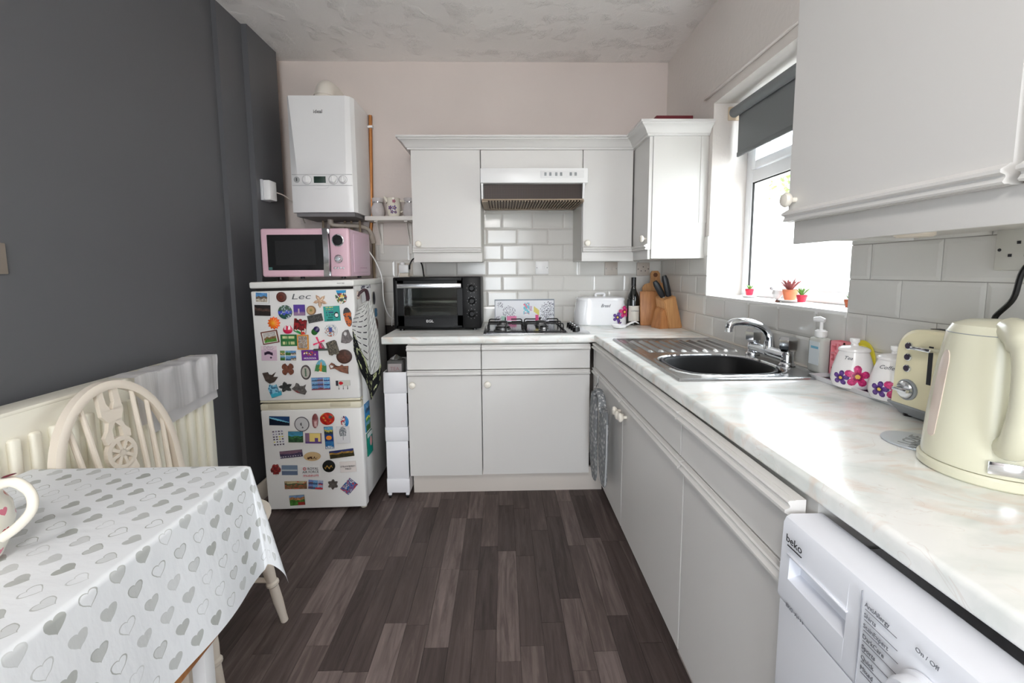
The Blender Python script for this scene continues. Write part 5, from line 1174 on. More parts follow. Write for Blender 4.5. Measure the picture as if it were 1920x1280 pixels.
# decorated glass splash board
sp = thing('splash_board', 'white glass board painted with a hummingbird behind the hob', 'chopping board', (0.145, 2.84, 0.91))
SPM = T((0.145, 2.842, 0.9102)) @ Matrix.Rotation(-0.06, 4, 'X')
def splash(u, v):
    if u < .012 or u > .988 or v > .96: return (120, 128, 140)
    if abs(u - .53) < .05 and .35 < v < .85:
        return ((90, 190, 210), (120, 200, 215), (225, 110, 140), (236, 236, 240))[int(h2(int(u * 60), int(v * 16), 3) * 4)]
    if .57 < u < .63 and .5 < v < .72: return ((170, 90, 150), (236, 236, 240))[int(u * 80 + v * 40) % 2]
    if .65 < u < .75 and abs(v - .5 + (u - .7) * 2) < .12: return (222, 205, 95)
    if .68 < u < .74 and v < .34: return (225, 60, 130)
    if .2 < u < .36 and .1 < v < .28: return (232, 120, 170)
    if .11 < u < .17 and .1 < v < .28: return (170, 205, 190)
    for cx, cy, R in ((.24, .45, .13), (.90, .55, .16), (.09, .75, .06), (.82, .15, .10), (.06, .15, .06)):
        d = math.hypot((u - cx) * 2.6, v - cy) / (R * 2.2)
        if d < 1 and vn(u * 90, v * 34, cx * 10) > .56: return (105, 105, 120)
    return (234, 235, 240)
obj('panel', box(-0.199, 0.199, 0, 0.004, 0, 0.158, bev=.001, seg=1), mat('pale_blue_glass', (200, 208, 216), .15), sp, SPM)
g = grid_print(.396, .155, splash, -0.0003, 110, 42); obj('painting', g, pic_m, sp, SPM @ T((0, 0, .079)), recalc=False, smooth=0)

# ------------------------------------------------------------ bread bin, bottle, boards, knife block
bb = thing('bread_bin', 'oval white enamel bread bin with printed flowers beside the hob', 'bread bin', (0.625, 2.72, 0.91))
en = mat('white_enamel', (240, 240, 242), .18, coat=.3)
def se(w, d, z, n=44, e=3.2):
    out = []
    for i in range(n):
        a = 2 * PI * i / n; c, s = math.cos(a), math.sin(a)
        out.append(Vector((0.625 + w * abs(c) ** (2 / e) * (1 if c > 0 else -1), 2.745 + d * abs(s) ** (2 / e) * (1 if s > 0 else -1), z)))
    return out
bm = bmesh.new(); ringface(bm, [se(.162, .088, .9105), se(.166, .092, .916), se(.164, .090, 1.0), se(.150, .084, 1.060), se(.150, .084, 1.064)]); obj('body', bm, en, bb)
bm = bmesh.new(); ringface(bm, [se(.153, .087, 1.064), se(.154, .088, 1.072), se(.148, .083, 1.083), se(.10, .05, 1.088), se(.03, .02, 1.090)]); obj('lid', bm, en, bb)
obj('lid_rim', lath([(.001, 0)], (0, 0, 0), n=4), en, bb) if False else None
obj('lid_knob', tb(curve([(.60, 2.745, 1.086), (.60, 2.745, 1.106), (.65, 2.745, 1.106), (.65, 2.745, 1.086)], 5), .008, n=8), en, bb)
text('Bread', .030, T((.640, 2.6535, 1.035)), greyink_m, bb, shear=.4, sx=.8)
fnb = lambda u, v: Vector((.625 + min(u, .158), 2.6535 - .0008 + (max(0, u - .11) ** 2) * 9, .91 + v))
obj('flower_print', flower(None, fnb, .092, .052, .032, 5, PUR), pic_m, bb, recalc=False)
obj('flower_print', flower(None, fnb, .138, .085, .040, 5, MAG, rot=.4), pic_m, bb, recalc=False)
obj('flower_print', flower(None, fnb, .105, .016, .014, 5, PUR, rot=.4), pic_m, bb, recalc=False)
sr = thing('spoon_rest', 'white ceramic spoon rest with blue flowers in front of the wine bottle', 'spoon rest', (0.70, 2.52, 0.91))
bm = bmesh.new()
def srl(o, z, sc): 
    out = []
    for i in range(36):
        a = 2 * PI * i / 36; r = .042 * sc
        out.append(Vector((.695 + r * 1.15 * math.cos(a), 2.53 + r * .8 * math.sin(a), z)))
    return out
ringface(bm, [srl(0, .911, .45), srl(0, .915, .75), srl(0, .930, 1.0), srl(0, .932, .97), srl(0, .918, .7), srl(0, .915, .35)]); obj('bowl', bm, mat('white_china', (240, 238, 238), .2), sr)
obj('handle', tb(curve([(.735, 2.535, .925), (.765, 2.545, .938), (.795, 2.555, .946), (.818, 2.565, .936)], 5), [.012] * 6 + [.013] * 6 + [.010] * 4, n=10, flat=.4), MATS['white_china'], sr)
obj('flower_print', flower(None, lambda u, v: Vector((.675 + u, 2.53 + v, .9195)), 0, 0, .013, 5, PUR), pic_m, sr, recalc=False)
obj('flower_print', flower(None, lambda u, v: Vector((.715 + u, 2.54 + v, .9285)), 0, 0, .011, 5, [(90, 80, 170), (120, 110, 190)]), pic_m, sr, recalc=False)
wb_ = thing('wine_bottle', 'dark wine bottle with a cream label behind the spoon rest', 'bottle', (0.828, 2.70, 0.91))
obj('glass', lath([(.001, 0), (.034, 0), (.038, .004), (.038, .150), (.034, .18), (.020, .215), (.0145, .235), (.0135, .27), (.0145, .298), (.001, .298)], (.828, 2.70, .9105), n=30), mat('bottle_black', (16, 18, 16), .08, coat=.5), wb_)
obj('capsule', lath([(.0150, .245), (.0150, .299), (.001, .3)], (.828, 2.70, .9105), n=24), mat('foil_black', (20, 18, 20), .35), wb_)
bm = bmesh.new(); N_ = 12
l1 = [Vector((.828 + .0385 * math.sin(a), 2.70 - .0385 * math.cos(a), 0)) for a in [(-1.1 + 2.2 * k / N_) for k in range(N_ + 1)]]
for a, b in zip(l1, l1[1:]):
    bm.faces.new([bm.verts.new(p + Vector((0, 0, z))) for p, z in ((a, .935), (b, .935), (b, 1.032), (a, 1.032))])
bmesh.ops.remove_doubles(bm, verts=bm.verts[:], dist=1e-5)
obj('label', bm, mat('paper_label', (214, 210, 200), .7), wb_, recalc=False)
text('DOMAINE', .010, T((.828, 2.6605, 1.0)), greyink_m, wb_, sx=1.1)
dk = thing('black_canister', 'dark canister half hidden behind the wine bottle', 'canister', (.905, 2.78, .91))
obj('body', lath([(.001, 0), (.040, 0), (.042, .006), (.040, .105), (.001, .105)], (.905, 2.78, .9105), n=24), black_m, dk)
obj('lid', lath([(.042, .105), (.042, .112), (.03, .122), (.012, .126), (.001, .127)], (.905, 2.78, .9105), n=24), blackm_m, dk)
cbm = T((.905, 2.645, .9105)) @ Matrix.Rotation(-.10, 4, 'X')
c1 = thing('chopping_board', 'wooden chopping board with squared top standing in the corner', 'chopping board', (.905, 2.645, .91))
obj('board', box(-.045, .09, 0, .018, 0, .215, bev=.006), wood_m, c1, cbm @ Matrix.Rotation(-.1, 4, 'Z'))
c2 = thing('chopping_board', 'paddle-shaped wooden board with hanging hole at the back of the corner', 'chopping board', (.97, 2.70, .91))
bm = bmesh.new()
po = [(-.075, 0), (.075, 0), (.085, .01), (.085, .235), (.07, .255), (.035, .265), (.030, .29), (.030, .325), (.018, .342), (-.018, .342), (-.030, .325), (-.030, .29), (-.035, .265), (-.07, .255), (-.085, .235), (-.085, .01)]
extr(bm, [(a, 0, b) for a, b in po], (0, .015, 0)); obj('board', bm, wood2_m, c2, T((.995, 2.745, .9105)) @ Matrix.Rotation(-.12, 4, 'X'))
obj('hanging_hole', lath([(.014, 0), (.014, .001), (.001, .001)], (0, 0, 0), axis='y', n=18), mat('board_dark', (110, 66, 36), .6), c2, T((.995, 2.745, .9105)) @ Matrix.Rotation(-.12, 4, 'X') @ T((0, -.0002, .315)))
kb = thing('knife_block', 'slanted wooden knife block with black-handled knives beside the sink', 'knife block', (.99, 2.56, .91))
KM = T((1.012, 2.545, .9105)) @ Matrix.Rotation(.25, 4, 'Z')
bm = bmesh.new()
extr(bm, [(-.10, -.035, 0), (.055, -.035, 0), (.015, -.035, .19), (-.055, -.035, .155)], (0, .075, 0))
bm.free(); bm = bmesh.new()
ringface(bm, [[Vector(p) for p in l] for l in (((-.045, -.05, 0), (.045, -.05, 0), (.045, .055, 0), (-.045, .055, 0)), ((-.085, -.045, .165), (-.005, -.045, .19), (-.005, .045, .21), (-.085, .045, .185)))])
bmesh.ops.bevel(bm, geom=bm.edges[:], offset=.004, segments=2, affect='EDGES'); obj('block', bm, wood2_m, kb, KM)
bm = bmesh.new()
ringface(bm, [[Vector(p) for p in l] for l in (((-.105, -.04, 0), (-.046, -.04, 0), (-.046, .05, 0), (-.105, .05, 0)), ((-.088, -.035, .10), (-.060, -.035, .13), (-.060, .04, .14), (-.088, .04, .11)))]); obj('side_wedge', bm, wood_m, kb, KM)
for i, (a, b, ln, lx, ly) in enumerate(((-.022, -.01, .135, -.30, .0), (-.050, .0, .115, -.62, .05))):
    k = thing('kitchen_knife', ('black-handled knife, the more upright of the two in the knife block', 'black-handled knife leaning furthest in the knife block')[i], 'knife', tuple(KM @ Vector((a, b, .18))))
    s = Vector((a, b, .17)); dv = Vector((lx, ly, 1)).normalized()
    obj('handle', tb([s + dv * .02, s + dv * .05, s + dv * (ln - .01), s + dv * (ln + .012)], [.013, .016, .015, .010], n=12, flat=1.25), mat('knife_handle', (22, 24, 28), .4), k, KM)
    obj('bolster', tb([s, s + dv * .022], .0105, n=12), steel_m, k, KM)
obj('stapler', bmesh.new(), black_m) if False else None
tag(obj('storage_tin', box(.83, 1.03, 2.37, 2.62, 1.9605, 2.078, bev=.004), mat('dark_red', (112, 34, 44), .5)), 'dark red box lying on top of the corner wall cabinet', 'box')

# ------------------------------------------------------------ sink
sk = thing('sink', 'stainless steel inset sink with ribbed drainer under the window', 'sink', (.8, 1.7, .91))
BX, BY, BW, BD = .775, 1.515, .150, .150
def sinkh(x, y):
    z = .9175
    ex = min(x - .545, 1.040 - x, y - 1.292, 2.105 - y)
    if ex < .004: return .9105 + max(ex, 0) / .004 * .007
    if ex > .016: z -= .003
    # bowl: superellipse
    q = (abs((x - .775) / .190) ** 3.2 + abs((y - 1.515) / .170) ** 3.2) ** (1 / 3.2)
    if q < 1:
        t = min(1, (1 - q) / .10); t = t * t * (3 - 2 * t); z -= .165 * t
    elif q < 1.06: z += .002
    if .60 < x < .985 and 1.735 < y < 2.07:
        e = min((x - .60) / .012, (.985 - x) / .012, (y - 1.735) / .02, (2.07 - y) / .02, 1)
        z -= .004 * e
        k = ((x - .60) / .0465) % 1; r = math.sin(PI * k) ** 2 * min(1, max(0, (y - 1.75) / .03), max(0, (2.055 - y) / .03)) if .60 < x < .985 else 0
        z += .0095 * r
    return z + .0007 * noise.noise(Vector((x * 38, y * 16, 2)))
bm = bmesh.new(); nx, ny = 124, 162; V = []
for j in range(ny + 1):
    y = 1.292 + (2.105 - 1.292) * j / ny
    V.append([bm.verts.new((.545 + .495 * i / nx, y, sinkh(.545 + .495 * i / nx, y))) for i in range(nx + 1)])
for j in range(ny):
    for i in range(nx): bm.faces.new((V[j][i], V[j][i + 1], V[j + 1][i + 1], V[j + 1][i]))
obj('basin', bm, steel_m, sk, recalc=False, smooth=60)
wbw = thing('washing_up_bowl', 'black plastic washing-up bowl standing in the sink', 'bowl', (.775, 1.515, .755))
def wl(k, z, e=3.0, n=48):
    out = []
    for i in range(n):
        a = 2 * PI * i / n; c, s = math.cos(a), math.sin(a)
        out.append(Vector((.772 + .172 * k * abs(c) ** (2 / e) * (1 if c > 0 else -1), 1.515 + .156 * k * abs(s) ** (2 / e) * (1 if s > 0 else -1), z)))
    return out
bm = bmesh.new(); ringface(bm, [wl(.78, .757), wl(.80, .758), wl(.96, .903), wl(1.03, .908), wl(1.03, .912), wl(.97, .913), wl(.93, .905), wl(.77, .765), wl(.3, .764)]); obj('tub', bm, mat('bowl_black', (9, 10, 12), .55, spec=.25), wbw)
obj('rim', (lambda b: (ringface(b, [wl(1.035, .9095), wl(1.035, .9145), wl(1.0, .9150), wl(1.0, .9095)], cap=False), b)[1])(bmesh.new()), mat('rim_grey', (70, 72, 76), .3), wbw)
tp = thing('mixer_tap', 'chrome mixer tap with two handles and swan-neck spout at the sink', 'tap', (1.0, 1.58, .915))
obj('bridge', tb([(1.005, 1.685, .948), (1.005, 1.475, .948)], .020, n=16), chrome_m, tp)
for y in (1.685, 1.475):
    b = obj('valve_body', lath([(.026, 0), (.025, .006), (.020, .012), (.019, .045), (.015, .052), (.001, .052)], (1.005, y, .9155), n=22), chrome_m, tp)
    hbm = bmesh.new(); lathe(hbm, [(.014, .046), (.024, .052), (.030, .060), (.031, .092), (.025, .102), (.001, .104)], (1.005, y, .9155), n=6)
    obj('tap_handle', hbm, chrome_m, b, smooth=0)
obj('spout_base', lath([(.020, 0), (.019, .03), (.017, .05), (.001, .05)], (1.005, 1.58, .935), n=20), chrome_m, tp)
obj('spout', tb(curve([(1.005, 1.58, .965), (1.004, 1.58, 1.0), (.985, 1.585, 1.032), (.945, 1.59, 1.052), (.90, 1.595, 1.058), (.868, 1.60, 1.052), (.858, 1.60, 1.035)], 6), [.0165] * 8 + [.0145] * 12 + [.0145] * 17, n=16), chrome_m, tp)
obj('nozzle', lath([(.014, 0), (.014, .016), (.001, .016)], (.858, 1.60, 1.020), n=18), chrome_m, tp)
sb = thing('soap_dispenser', 'clear pump bottle of hand soap beside the tap', 'soap bottle', (1.03, 1.36, .914))
SBM = T((1.022, 1.345, .9185))
bm = box(-.020, .020, -.032, .032, 0, .118, bev=.012, seg=3); obj('bottle', bm, mat('soap_clear', (226, 228, 222), .15, trans=.3), sb, SBM)
obj('liquid', box(-.017, .017, -.029, .029, .004, .03, bev=.006), mat('soap_cream', (214, 204, 176), .3), sb, SBM)
obj('label', box(-.0212, -.0204, -.024, .020, .030, .105), mat('soap_label', (214, 222, 226), .5), sb, SBM)
obj('label_blue', box(-.0216, -.0212, -.02, .012, .082, .090), mat('label_blue', (120, 180, 205), .5), sb, SBM)
obj('collar', lath([(.015, .118), (.017, .122), (.017, .138), (.012, .142), (.001, .142)], (0, 0, 0), n=20), white_m, sb, SBM)
obj('pump_stem', lath([(.005, .14), (.005, .168), (.001, .168)], (0, 0, 0), n=12), white_m, sb, SBM)
obj('pump_head', tb([(-.012, .018, .174), (-.002, .004, .176), (.004, -.008, .172)], [.007, .009, .007], n=12), white_m, sb, SBM)
pk = thing('sponge_holder', 'pink perforated plastic holder between soap bottle and canisters', 'sponge holder', (1.03, 1.27, .915))
bm = bmesh.new(); nx, nz = 8, 15; cell = .0068
for i in range(nx):
    for j in range(nz):
        if 0 < i < nx - 1 and 0 < j < nz - 1 and h2(i, j, 8) > .52: continue
        bx(bm, 1.018, 1.022, 1.245 + i * cell, 1.245 + (i + 1) * cell, .932 + j * cell, .932 + (j + 1) * cell)
bmesh.ops.remove_doubles(bm, verts=bm.verts[:], dist=1e-5)
obj('lace_front', bm, mat('pink_plastic', (240, 150, 160), .4), pk, smooth=0)
obj('back_wall', box(1.050, 1.054, 1.245, 1.299, .932, 1.034), mat('pink_plastic', (240, 150, 160), .4), pk)
obj('floor', box(1.018, 1.054, 1.245, 1.299, .930, .934), MATS['pink_plastic'], pk)
for y in (1.245, 1.296): obj('side_wall', box(1.018, 1.054, y, y + .003, .932, 1.034), MATS['pink_plastic'], pk)
yl = thing('yellow_dish', 'yellow oval plastic dish leaning on the tiles behind the pink holder', 'dish', (1.055, 1.20, .93))
obj('shell', lath([(.001, 0), (.030, .001), (.038, .004), (.040, .010), (.036, .010), (.001, .006)], (0, 0, 0), axis='x', n=30, sy=1.55, sx=1.0), mat('yellow_plastic', (236, 224, 70), .35), yl, T((1.062, 1.215, .985)))
obj('inner_rim', lath([(.027, .010), (.029, .0125), (.031, .010)], (0, 0, 0), axis='x', n=30, sy=1.55, cap=False), MATS['yellow_plastic'], yl, T((1.062, 1.215, .985)))

# ------------------------------------------------------------ tray with canisters
ty = thing('tray', 'narrow purple floral tray with white rim under the two canisters', 'tray', (1.01, 1.15, .91))
bm = bmesh.new()
def trl(o, z): return [Vector((.968 + o, .985 + o, z)), Vector((1.056 - o * .3, .985 + o, z)), Vector((1.056 - o * .3, 1.315 - o, z)), Vector((.968 + o, 1.315 - o, z))]
ringface(bm, [trl(.010, .9105), trl(0, .926), trl(.003, .927), trl(.012, .914)]); obj('dish', bm, mat('tray_white', (226, 226, 230), .3), ty)
obj('floral_print', (lambda g: g)(grid_print(.066, .30, blotch([(120, 90, 150), (150, 110, 160), (190, 80, 120), (100, 80, 130), (90, 90, 110)], 7), 0, 16, 60)), pic_m, ty, T((1.013, 1.150, .9152)) @ Matrix.Rotation(-PI / 2, 4, 'X'), recalc=False, smooth=0)
def canister(x, y, word, label):
    c = thing('canister', label, 'canister', (x, y, .9155))
    prof = [(.001, 0), (.036, 0), (.046, .006), (.051, .022), (.051, .038), (.047, .062), (.040, .088), (.034, .106), (.001, .106)]
    obj('pot', lath(prof, (x, y, .9155), n=36), MATS['white_china'], c)
    obj('lid', lath([(.036, .106), (.0375, .109), (.036, .114), (.030, .118), (.010, .122), (.008, .128), (.012, .134), (.012, .142), (.001, .143)], (x, y, .9155), n=30), MATS['white_china'], c)
    def rad(h):
        for (r0, h0), (r1, h1) in zip(prof[1:], prof[2:]):
            if h0 <= h <= h1: return r0 + (r1 - r0) * (h - h0) / (h1 - h0)
        return .05
    th0 = math.atan2(-y + 0.2, -x + .15)
    def fn(u, v):
        r = rad(min(max(v, .004), .10)) + .0009; a = th0 + u / .05
        return Vector((x + r * math.cos(a), y + r * math.sin(a), .9155 + v))
    obj('flower_print', flower(None, fn, .012, .042, .031, 5, MAG, rot=.3), pic_m, c, recalc=False)
    obj('flower_print', flower(None, fn, -.026, .034, .021, 5, PUR, rot=.2), pic_m, c, recalc=False)
    n = Vector((math.cos(th0 - .3), math.sin(th0 - .3), 0)); rx_ = Vector((-n.y, n.x, 0))
    Mt = Matrix((( rx_.x, -n.x, 0, x + n.x * .0405), (rx_.y, -n.y, 0, y + n.y * .0405), (0, 0, 1, .9155 + .090), (0, 0, 0, 1)))
    text(word, .014, Mt @ Matrix.Rotation(.0, 4, 'X'), greyink_m, c, shear=.4)
canister(1.000, 1.185, 'Tea', 'white canister with pink flower print, the one nearer the sink')
canister(1.004, 1.060, 'Coffee', 'white canister with pink flower print, the one nearer the toaster')

# ------------------------------------------------------------ toaster
to = thing('toaster', 'cream toaster with chrome dial, partly hidden behind the kettle', 'toaster', (.99, .86, .91))
def tyz(x, o=0):
    R = .055; out = []
    y1, y0, z0, z1 = .985 - o, .72 + o, .938, 1.118 - o
    out += [Vector((x, y0, z0)), Vector((x, y1 + .006, z0))]
    for k in range(8):
        a = k * PI / 2 / 7; out.append(Vector((x, y1 - R + R * math.cos(a), z1 - R + R * math.sin(a))))
    for k in range(8):
        a = PI / 2 + k * PI / 2 / 7; out.append(Vector((x, y0 + R + R * math.cos(a), z1 - R + R * math.sin(a))))
    return out
bm = bmesh.new(); ringface(bm, [tyz(.930, .006), tyz(.936), tyz(1.046), tyz(1.052, .006)]); obj('casing', bm, tcream_m, to)
bm = bmesh.new(); ringface(bm, [[Vector((x, y, z)) for x, y in ((.928 + o, .715 + o), (1.054 - o, .715 + o), (1.054 - o, .993 - o), (.928 + o, .993 - o))] for z, o in ((.914, .016), (.922, .012), (.936, .0), (.940, .0))]); obj('base', bm, grp_m, to)
for a in (.95, 1.03):
    for b in (.75, .96): obj('foot', lath([(.009, 0), (.009, .006), (.001, .006)], (a, b, .9102), n=10), black_m, to)
for z in (1.078, 1.052, 1.026):
    b = obj('button', lath([(.0085, 0), (.0085, .003), (.006, .004), (.006, .002)], (.930, .950, z), axis='x', n=18, cap=False), chrome_m, to)
    obj('button_cap', lath([(.0065, 0), (.0065, .005), (.001, .0055)], (.930, .950, z), axis='x', n=16), mat('aubergine', (54, 44, 62), .3), b)
dl = obj('dial_ring', lath([(.024, 0), (.024, .004), (.020, .006), (.020, .002)], (.930, .946, .977), axis='x', n=28, cap=False), grp_m, to)
obj('dial', lath([(.0195, 0), (.0195, .008), (.017, .011), (.001, .012)], (.930, .946, .977), axis='x', n=26), chrome_m, dl)
obj('dial_grip', box(.908, .919, .928, .964, .973, .981, bev=.002), chrome_m, dl)
obj('lever_slot', box(.9295, .931, .895, .905, 1.0, 1.085), ink_m, to)
obj('lever', box(.905, .930, .880, .925, 1.075, 1.083, bev=.002), chrome_m, to)
for x in (.965, 1.01):
    obj('bread_slot', box(x, x + .022, .77, .94, 1.1175, 1.1188), ink_m, to)
# coaster
cst = thing('trivet', 'round pale metal trivet with cut-out lettering beside the kettle', 'trivet', (.815, .80, .91))
obj('disc', lath([(.001, 0), (.052, 0), (.054, .002), (.053, .0045), (.001, .0045)], (.817, .805, .9102), n=36), mat('trivet_grey', (196, 202, 208), .35, metal=.3), cst)
text('LOVE', .030, T((.812, .808, .9150)) @ Matrix.Rotation(-PI / 2, 4, 'X') @ Matrix.Rotation(-.5, 4, 'Y'), grp_m, cst)
text('ALWAYS', .016, T((.800, .785, .9150)) @ Matrix.Rotation(-PI / 2, 4, 'X') @ Matrix.Rotation(-.5, 4, 'Y'), grp_m, cst)

# ------------------------------------------------------------ kettle
KX, KY = .822, .683
kt = thing('kettle', 'cream electric kettle in the near corner of the worktop', 'kettle', (KX, KY, .91))
obj('base', lath([(.001, 0), (.086, 0), (.089, .003), (.089, .014), (.086, .018), (.001, .018)], (KX, KY, .9105), n=48), kcream_m, kt)
obj('body', lath([(.001, .019), (.084, .019), (.0845, .026), (.081, .09), (.074, .17), (.068, .215), (.065, .236), (.058, .250), (.040, .257), (.001, .259)], (KX, KY, .9105), n=48), kcream_m, kt)
obj('lid_seam', lath([(.0648, .2355), (.0656, .2362), (.0648, .237)], (KX, KY, .9105), n=48, cap=False), grp_m, kt)
ha = math.atan2(-.74, -.55)   # handle swings towards the front edge of the worktop
hx, hy = math.cos(ha), math.sin(ha)
def kp(r, z): return (KX + hx * r, KY + hy * r, .9105 + z)
hpts = curve([kp(.045, .245), kp(.085, .240), kp(.118, .215), kp(.128, .170), kp(.122, .115), kp(.102, .078), kp(.070, .066)], 6)
obj('handle', tb(hpts, [.020] * 10 + [.017] * 14 + [.018] * 13, n=18, flat=1.1), kcream_m, kt)
obj('switch', box(-.012, .012, -.006, .006, -.004, .006, bev=.003), grp_m, kt, T(kp(.118, .232)) @ Matrix.Rotation(ha, 4, 'Z'))
ga = math.atan2(.30, -.95)
gx, gy = math.cos(ga), math.sin(ga)
bm = bmesh.new()
gl = []
for h, w in ((.055, .004), (.060, .009), (.10, .011), (.15, .011), (.185, .010), (.20, .007), (.206, .003)):
    r = (.081 + (.09 - h) * .05 if h < .09 else .074 + (.17 - h) * .0875 if h < .17 else .068 + (.215 - h) * .1333) + .0012
    gl.append([Vector((KX + (r) * math.cos(ga + s * w / r) , KY + (r) * math.sin(ga + s * w / r), .9105 + h)) for s in (-1, -.3, .3, 1)])
for a, b in zip(gl, gl[1:]):
    for i in range(3): bm.faces.new([bm.verts.new(p) for p in (a[i], a[i + 1], b[i + 1], b[i])])
bmesh.ops.remove_doubles(bm, verts=bm.verts[:], dist=1e-5)
bmesh.ops.solidify(bm, geom=bm.faces[:], thickness=.003)
obj('water_window', bm, mat('gauge_pink', (212, 196, 184), .12, coat=.5), kt)
sa = math.atan2(-.76, -.50); sx_, sy_ = math.cos(sa), math.sin(sa)
obj('socket_plate', box(-.026, .026, -.002, .002, -.010, .010, bev=.001), chrome_m, kt, T((KX + sx_ * .0840, KY + sy_ * .0840, .9105 + .035)) @ Matrix.Rotation(sa + PI / 2, 4, 'Z'))
cord = thing('power_cable', 'black flex hanging from the wall socket behind the kettle', 'cable', (1.0, .80, 1.2))
obj('flex', tb(curve([(1.045, .735, 1.30), (1.015, .765, 1.285), (1.0, .803, 1.256), (1.0, .818, 1.194), (1.0, .846, 1.152), (1.0, .82, 1.135), (.99, .72, 1.128), (.98, .695, 1.08), (.98, .69, .96), (.965, .69, .917), (.92, .69, .916)], 7), .0048, n=10), black_m, cord)
obj('plug', box(1.030, 1.064, .70, .75, 1.28, 1.32, bev=.005), black_m, cord)

# ------------------------------------------------------------ washing machine
wm = thing('washing_machine', 'white washing machine under the near end of the worktop', 'washing machine', (.76, .37, 0))
wmw = mat('appliance_white', (228, 230, 236), .3)
WP = RX(.462)
obj('cabinet', box(-.664, -.075, .020, .56, .02, .790, bev=.006), wmw, wm, WP)
# control fascia with rounded top edge
pr2 = [(0.066, .708), (0.0, .708), (-.002, .714), (0.002, .838), (.006, .847), (.013, .851), (.066, .851)]
bm = bmesh.new(); extr(bm, [(-.666, a, z) for a, z in pr2], (.021, 0, 0)); extr(bm, [(-.530, a, z) for a, z in pr2], (.457, 0, 0))
extr(bm, [(-.645, a, z) for a, z in ((.066, .792), (0.0, .792), (0.002, .838), (.006, .847), (.013, .851), (.066, .851))], (.115, 0, 0))
extr(bm, [(-.645, a, z) for a, z in ((.066, .708), (0.0, .708), (-.002, .714), (-.001, .752), (.034, .762), (.066, .764))], (.115, 0, 0))
bx(bm, -.645, -.530, .036, .040, .755, .795)
fa = obj('fascia', bm, wmw, wm, WP)
obj('front', box(-.666, -.073, .001, .022, .05, .704, bev=.003), wmw, wm, WP)
obj('kick_panel', box(-.66, -.08, .012, .022, .01, .048), wmw, wm, WP)
dwr = obj('drawer_edge', box(-.648, -.527, -.0035, .0005, .7925, .7955, bev=.001), wmw, wm, WP)
TW = RX(.4605)
text('beko', .0175, TW @ T((-.628, -.0050, .8235)), ink_m, wm, sx=1.05)
obj('brand_bar', box(-.644, -.612, -.0042, -.0030, .8110, .8124), ink_m, wm, TW)
text('8KG  A+++', .0085, TW @ T((-.640, -.0035, .712)), greyink_m, wm, align='LEFT')
obj('drawer_line', box(-.5063, -.5057, -.0008, 0.001, .710, .842), mat('seam_dark', (150, 152, 158), .5), wm, TW)
for i, w in enumerate(('AntiAllergy', 'Shirts', 'StainExpert', 'DarkCare', 'Sports', 'Quick', 'Mixed')):
    text(w, .0085, TW @ T((-.499, -.0018, .829 - i * .0145)), greyink_m, wm, align='LEFT', sx=.9)
text('On / Off', .0075, TW @ T((-.418, -.0028, .832)), greyink_m, wm)
bm = bmesh.new()
for i in range(7):
    z = .829 - i * .0145; bx(bm, -.499, -.455 + i * .002, -.0012, -.0004, z - .0072, z - .0068)
obj('guide_lines', bm, greyink_m, wm, TW)
kd = obj('programme_dial', lath([(.030, 0), (.030, .004), (.026, .007), (.025, .022), (.022, .026), (.001, .0265)], (-.418, 0, .778), axis='y', n=40), wmw, wm, WP)
obj('dial_grip', box(-.4215, -.4145, -.031, -.025, .756, .800, bev=.002), wmw, kd, WP)
obj('display', box(-.37, -.28, -.0035, 0, .76, .80, bev=.001), mat('lcd_dark', (60, 64, 72), .2), wm, WP)
pd = obj('porthole', lath([(.17, 0), (.17, .02), (.15, .03), (.12, .028), (.115, .01)], (-.37, .0, .40), axis='y', n=44, cap=False), wmw, wm, WP)
obj('porthole_glass', lath([(.118, .012), (.08, .03), (.001, .036)], (-.37, .0, .40), axis='y', n=36), MATS['smoked_glass'], pd, WP)

# oven glove on an over-door hook
hkk = thing('over_door_hook', 'thin steel hook over the corner door holding the grey oven glove', 'hook', (.47, 2.16, .70))
HP = RX(.508)
obj('strap', box(-2.085, -2.070, -.040, -.0375, .682, .740), steel_m, hkk, HP)
obj('hook', tb(curve([(.4695, 2.078, .700), (.462, 2.070, .690), (.452, 2.05, .685), (.445, 2.03, .692)], 4), .0025, n=8), dsteel_m, hkk)
lf = leafprint_mat()
ov = thing('oven_glove', 'grey leaf-print double oven glove hanging in the corner by the sink cabinet', 'oven glove', (.44, 2.1, .66))
def glove(y0, y1, x0, z0, z1, yy2):
    bm = bmesh.new(); n = 14; loops = []
    for k in range(n + 1):
        t = k / n; z = z1 + (z0 - z1) * t
        w = 1 - .55 * max(0, (t - .82) / .18) ** 2
        yc = (y0 + y1) / 2 + yy2 * t; hw = (y1 - y0) / 2 * w * (.75 + .25 * min(1, t * 5)); th = .012 * (.5 + .5 * math.sin(PI * min(1, t + .15)))
        loops.append([Vector((x0 - .004 * math.sin(3 * t), 0, 0)) + Vector((th * math.sin(a), yc + hw * math.cos(a), z)) for a in [2 * PI * i / 16 for i in range(16)]])
    ringface(bm, loops); return bm
obj('near_pad', glove(1.765, 1.925, .447, .290, .645, .01), lf, ov)
obj('far_pad', glove(1.955, 2.115, .443, .235, .655, -.01), lf, ov)
obj('middle_strap', tb(curve([(.445, 1.86, .62), (.452, 1.93, .672), (.452, 2.0, .685), (.445, 2.04, .64)], 5), .018, n=12, flat=.5), lf, ov)
obj('binding', tb([(.440, 1.765, .60), (.438, 1.760, .45), (.440, 1.785, .32)], .004, n=6), mat('binding_grey', (170, 172, 174), .8), ov)

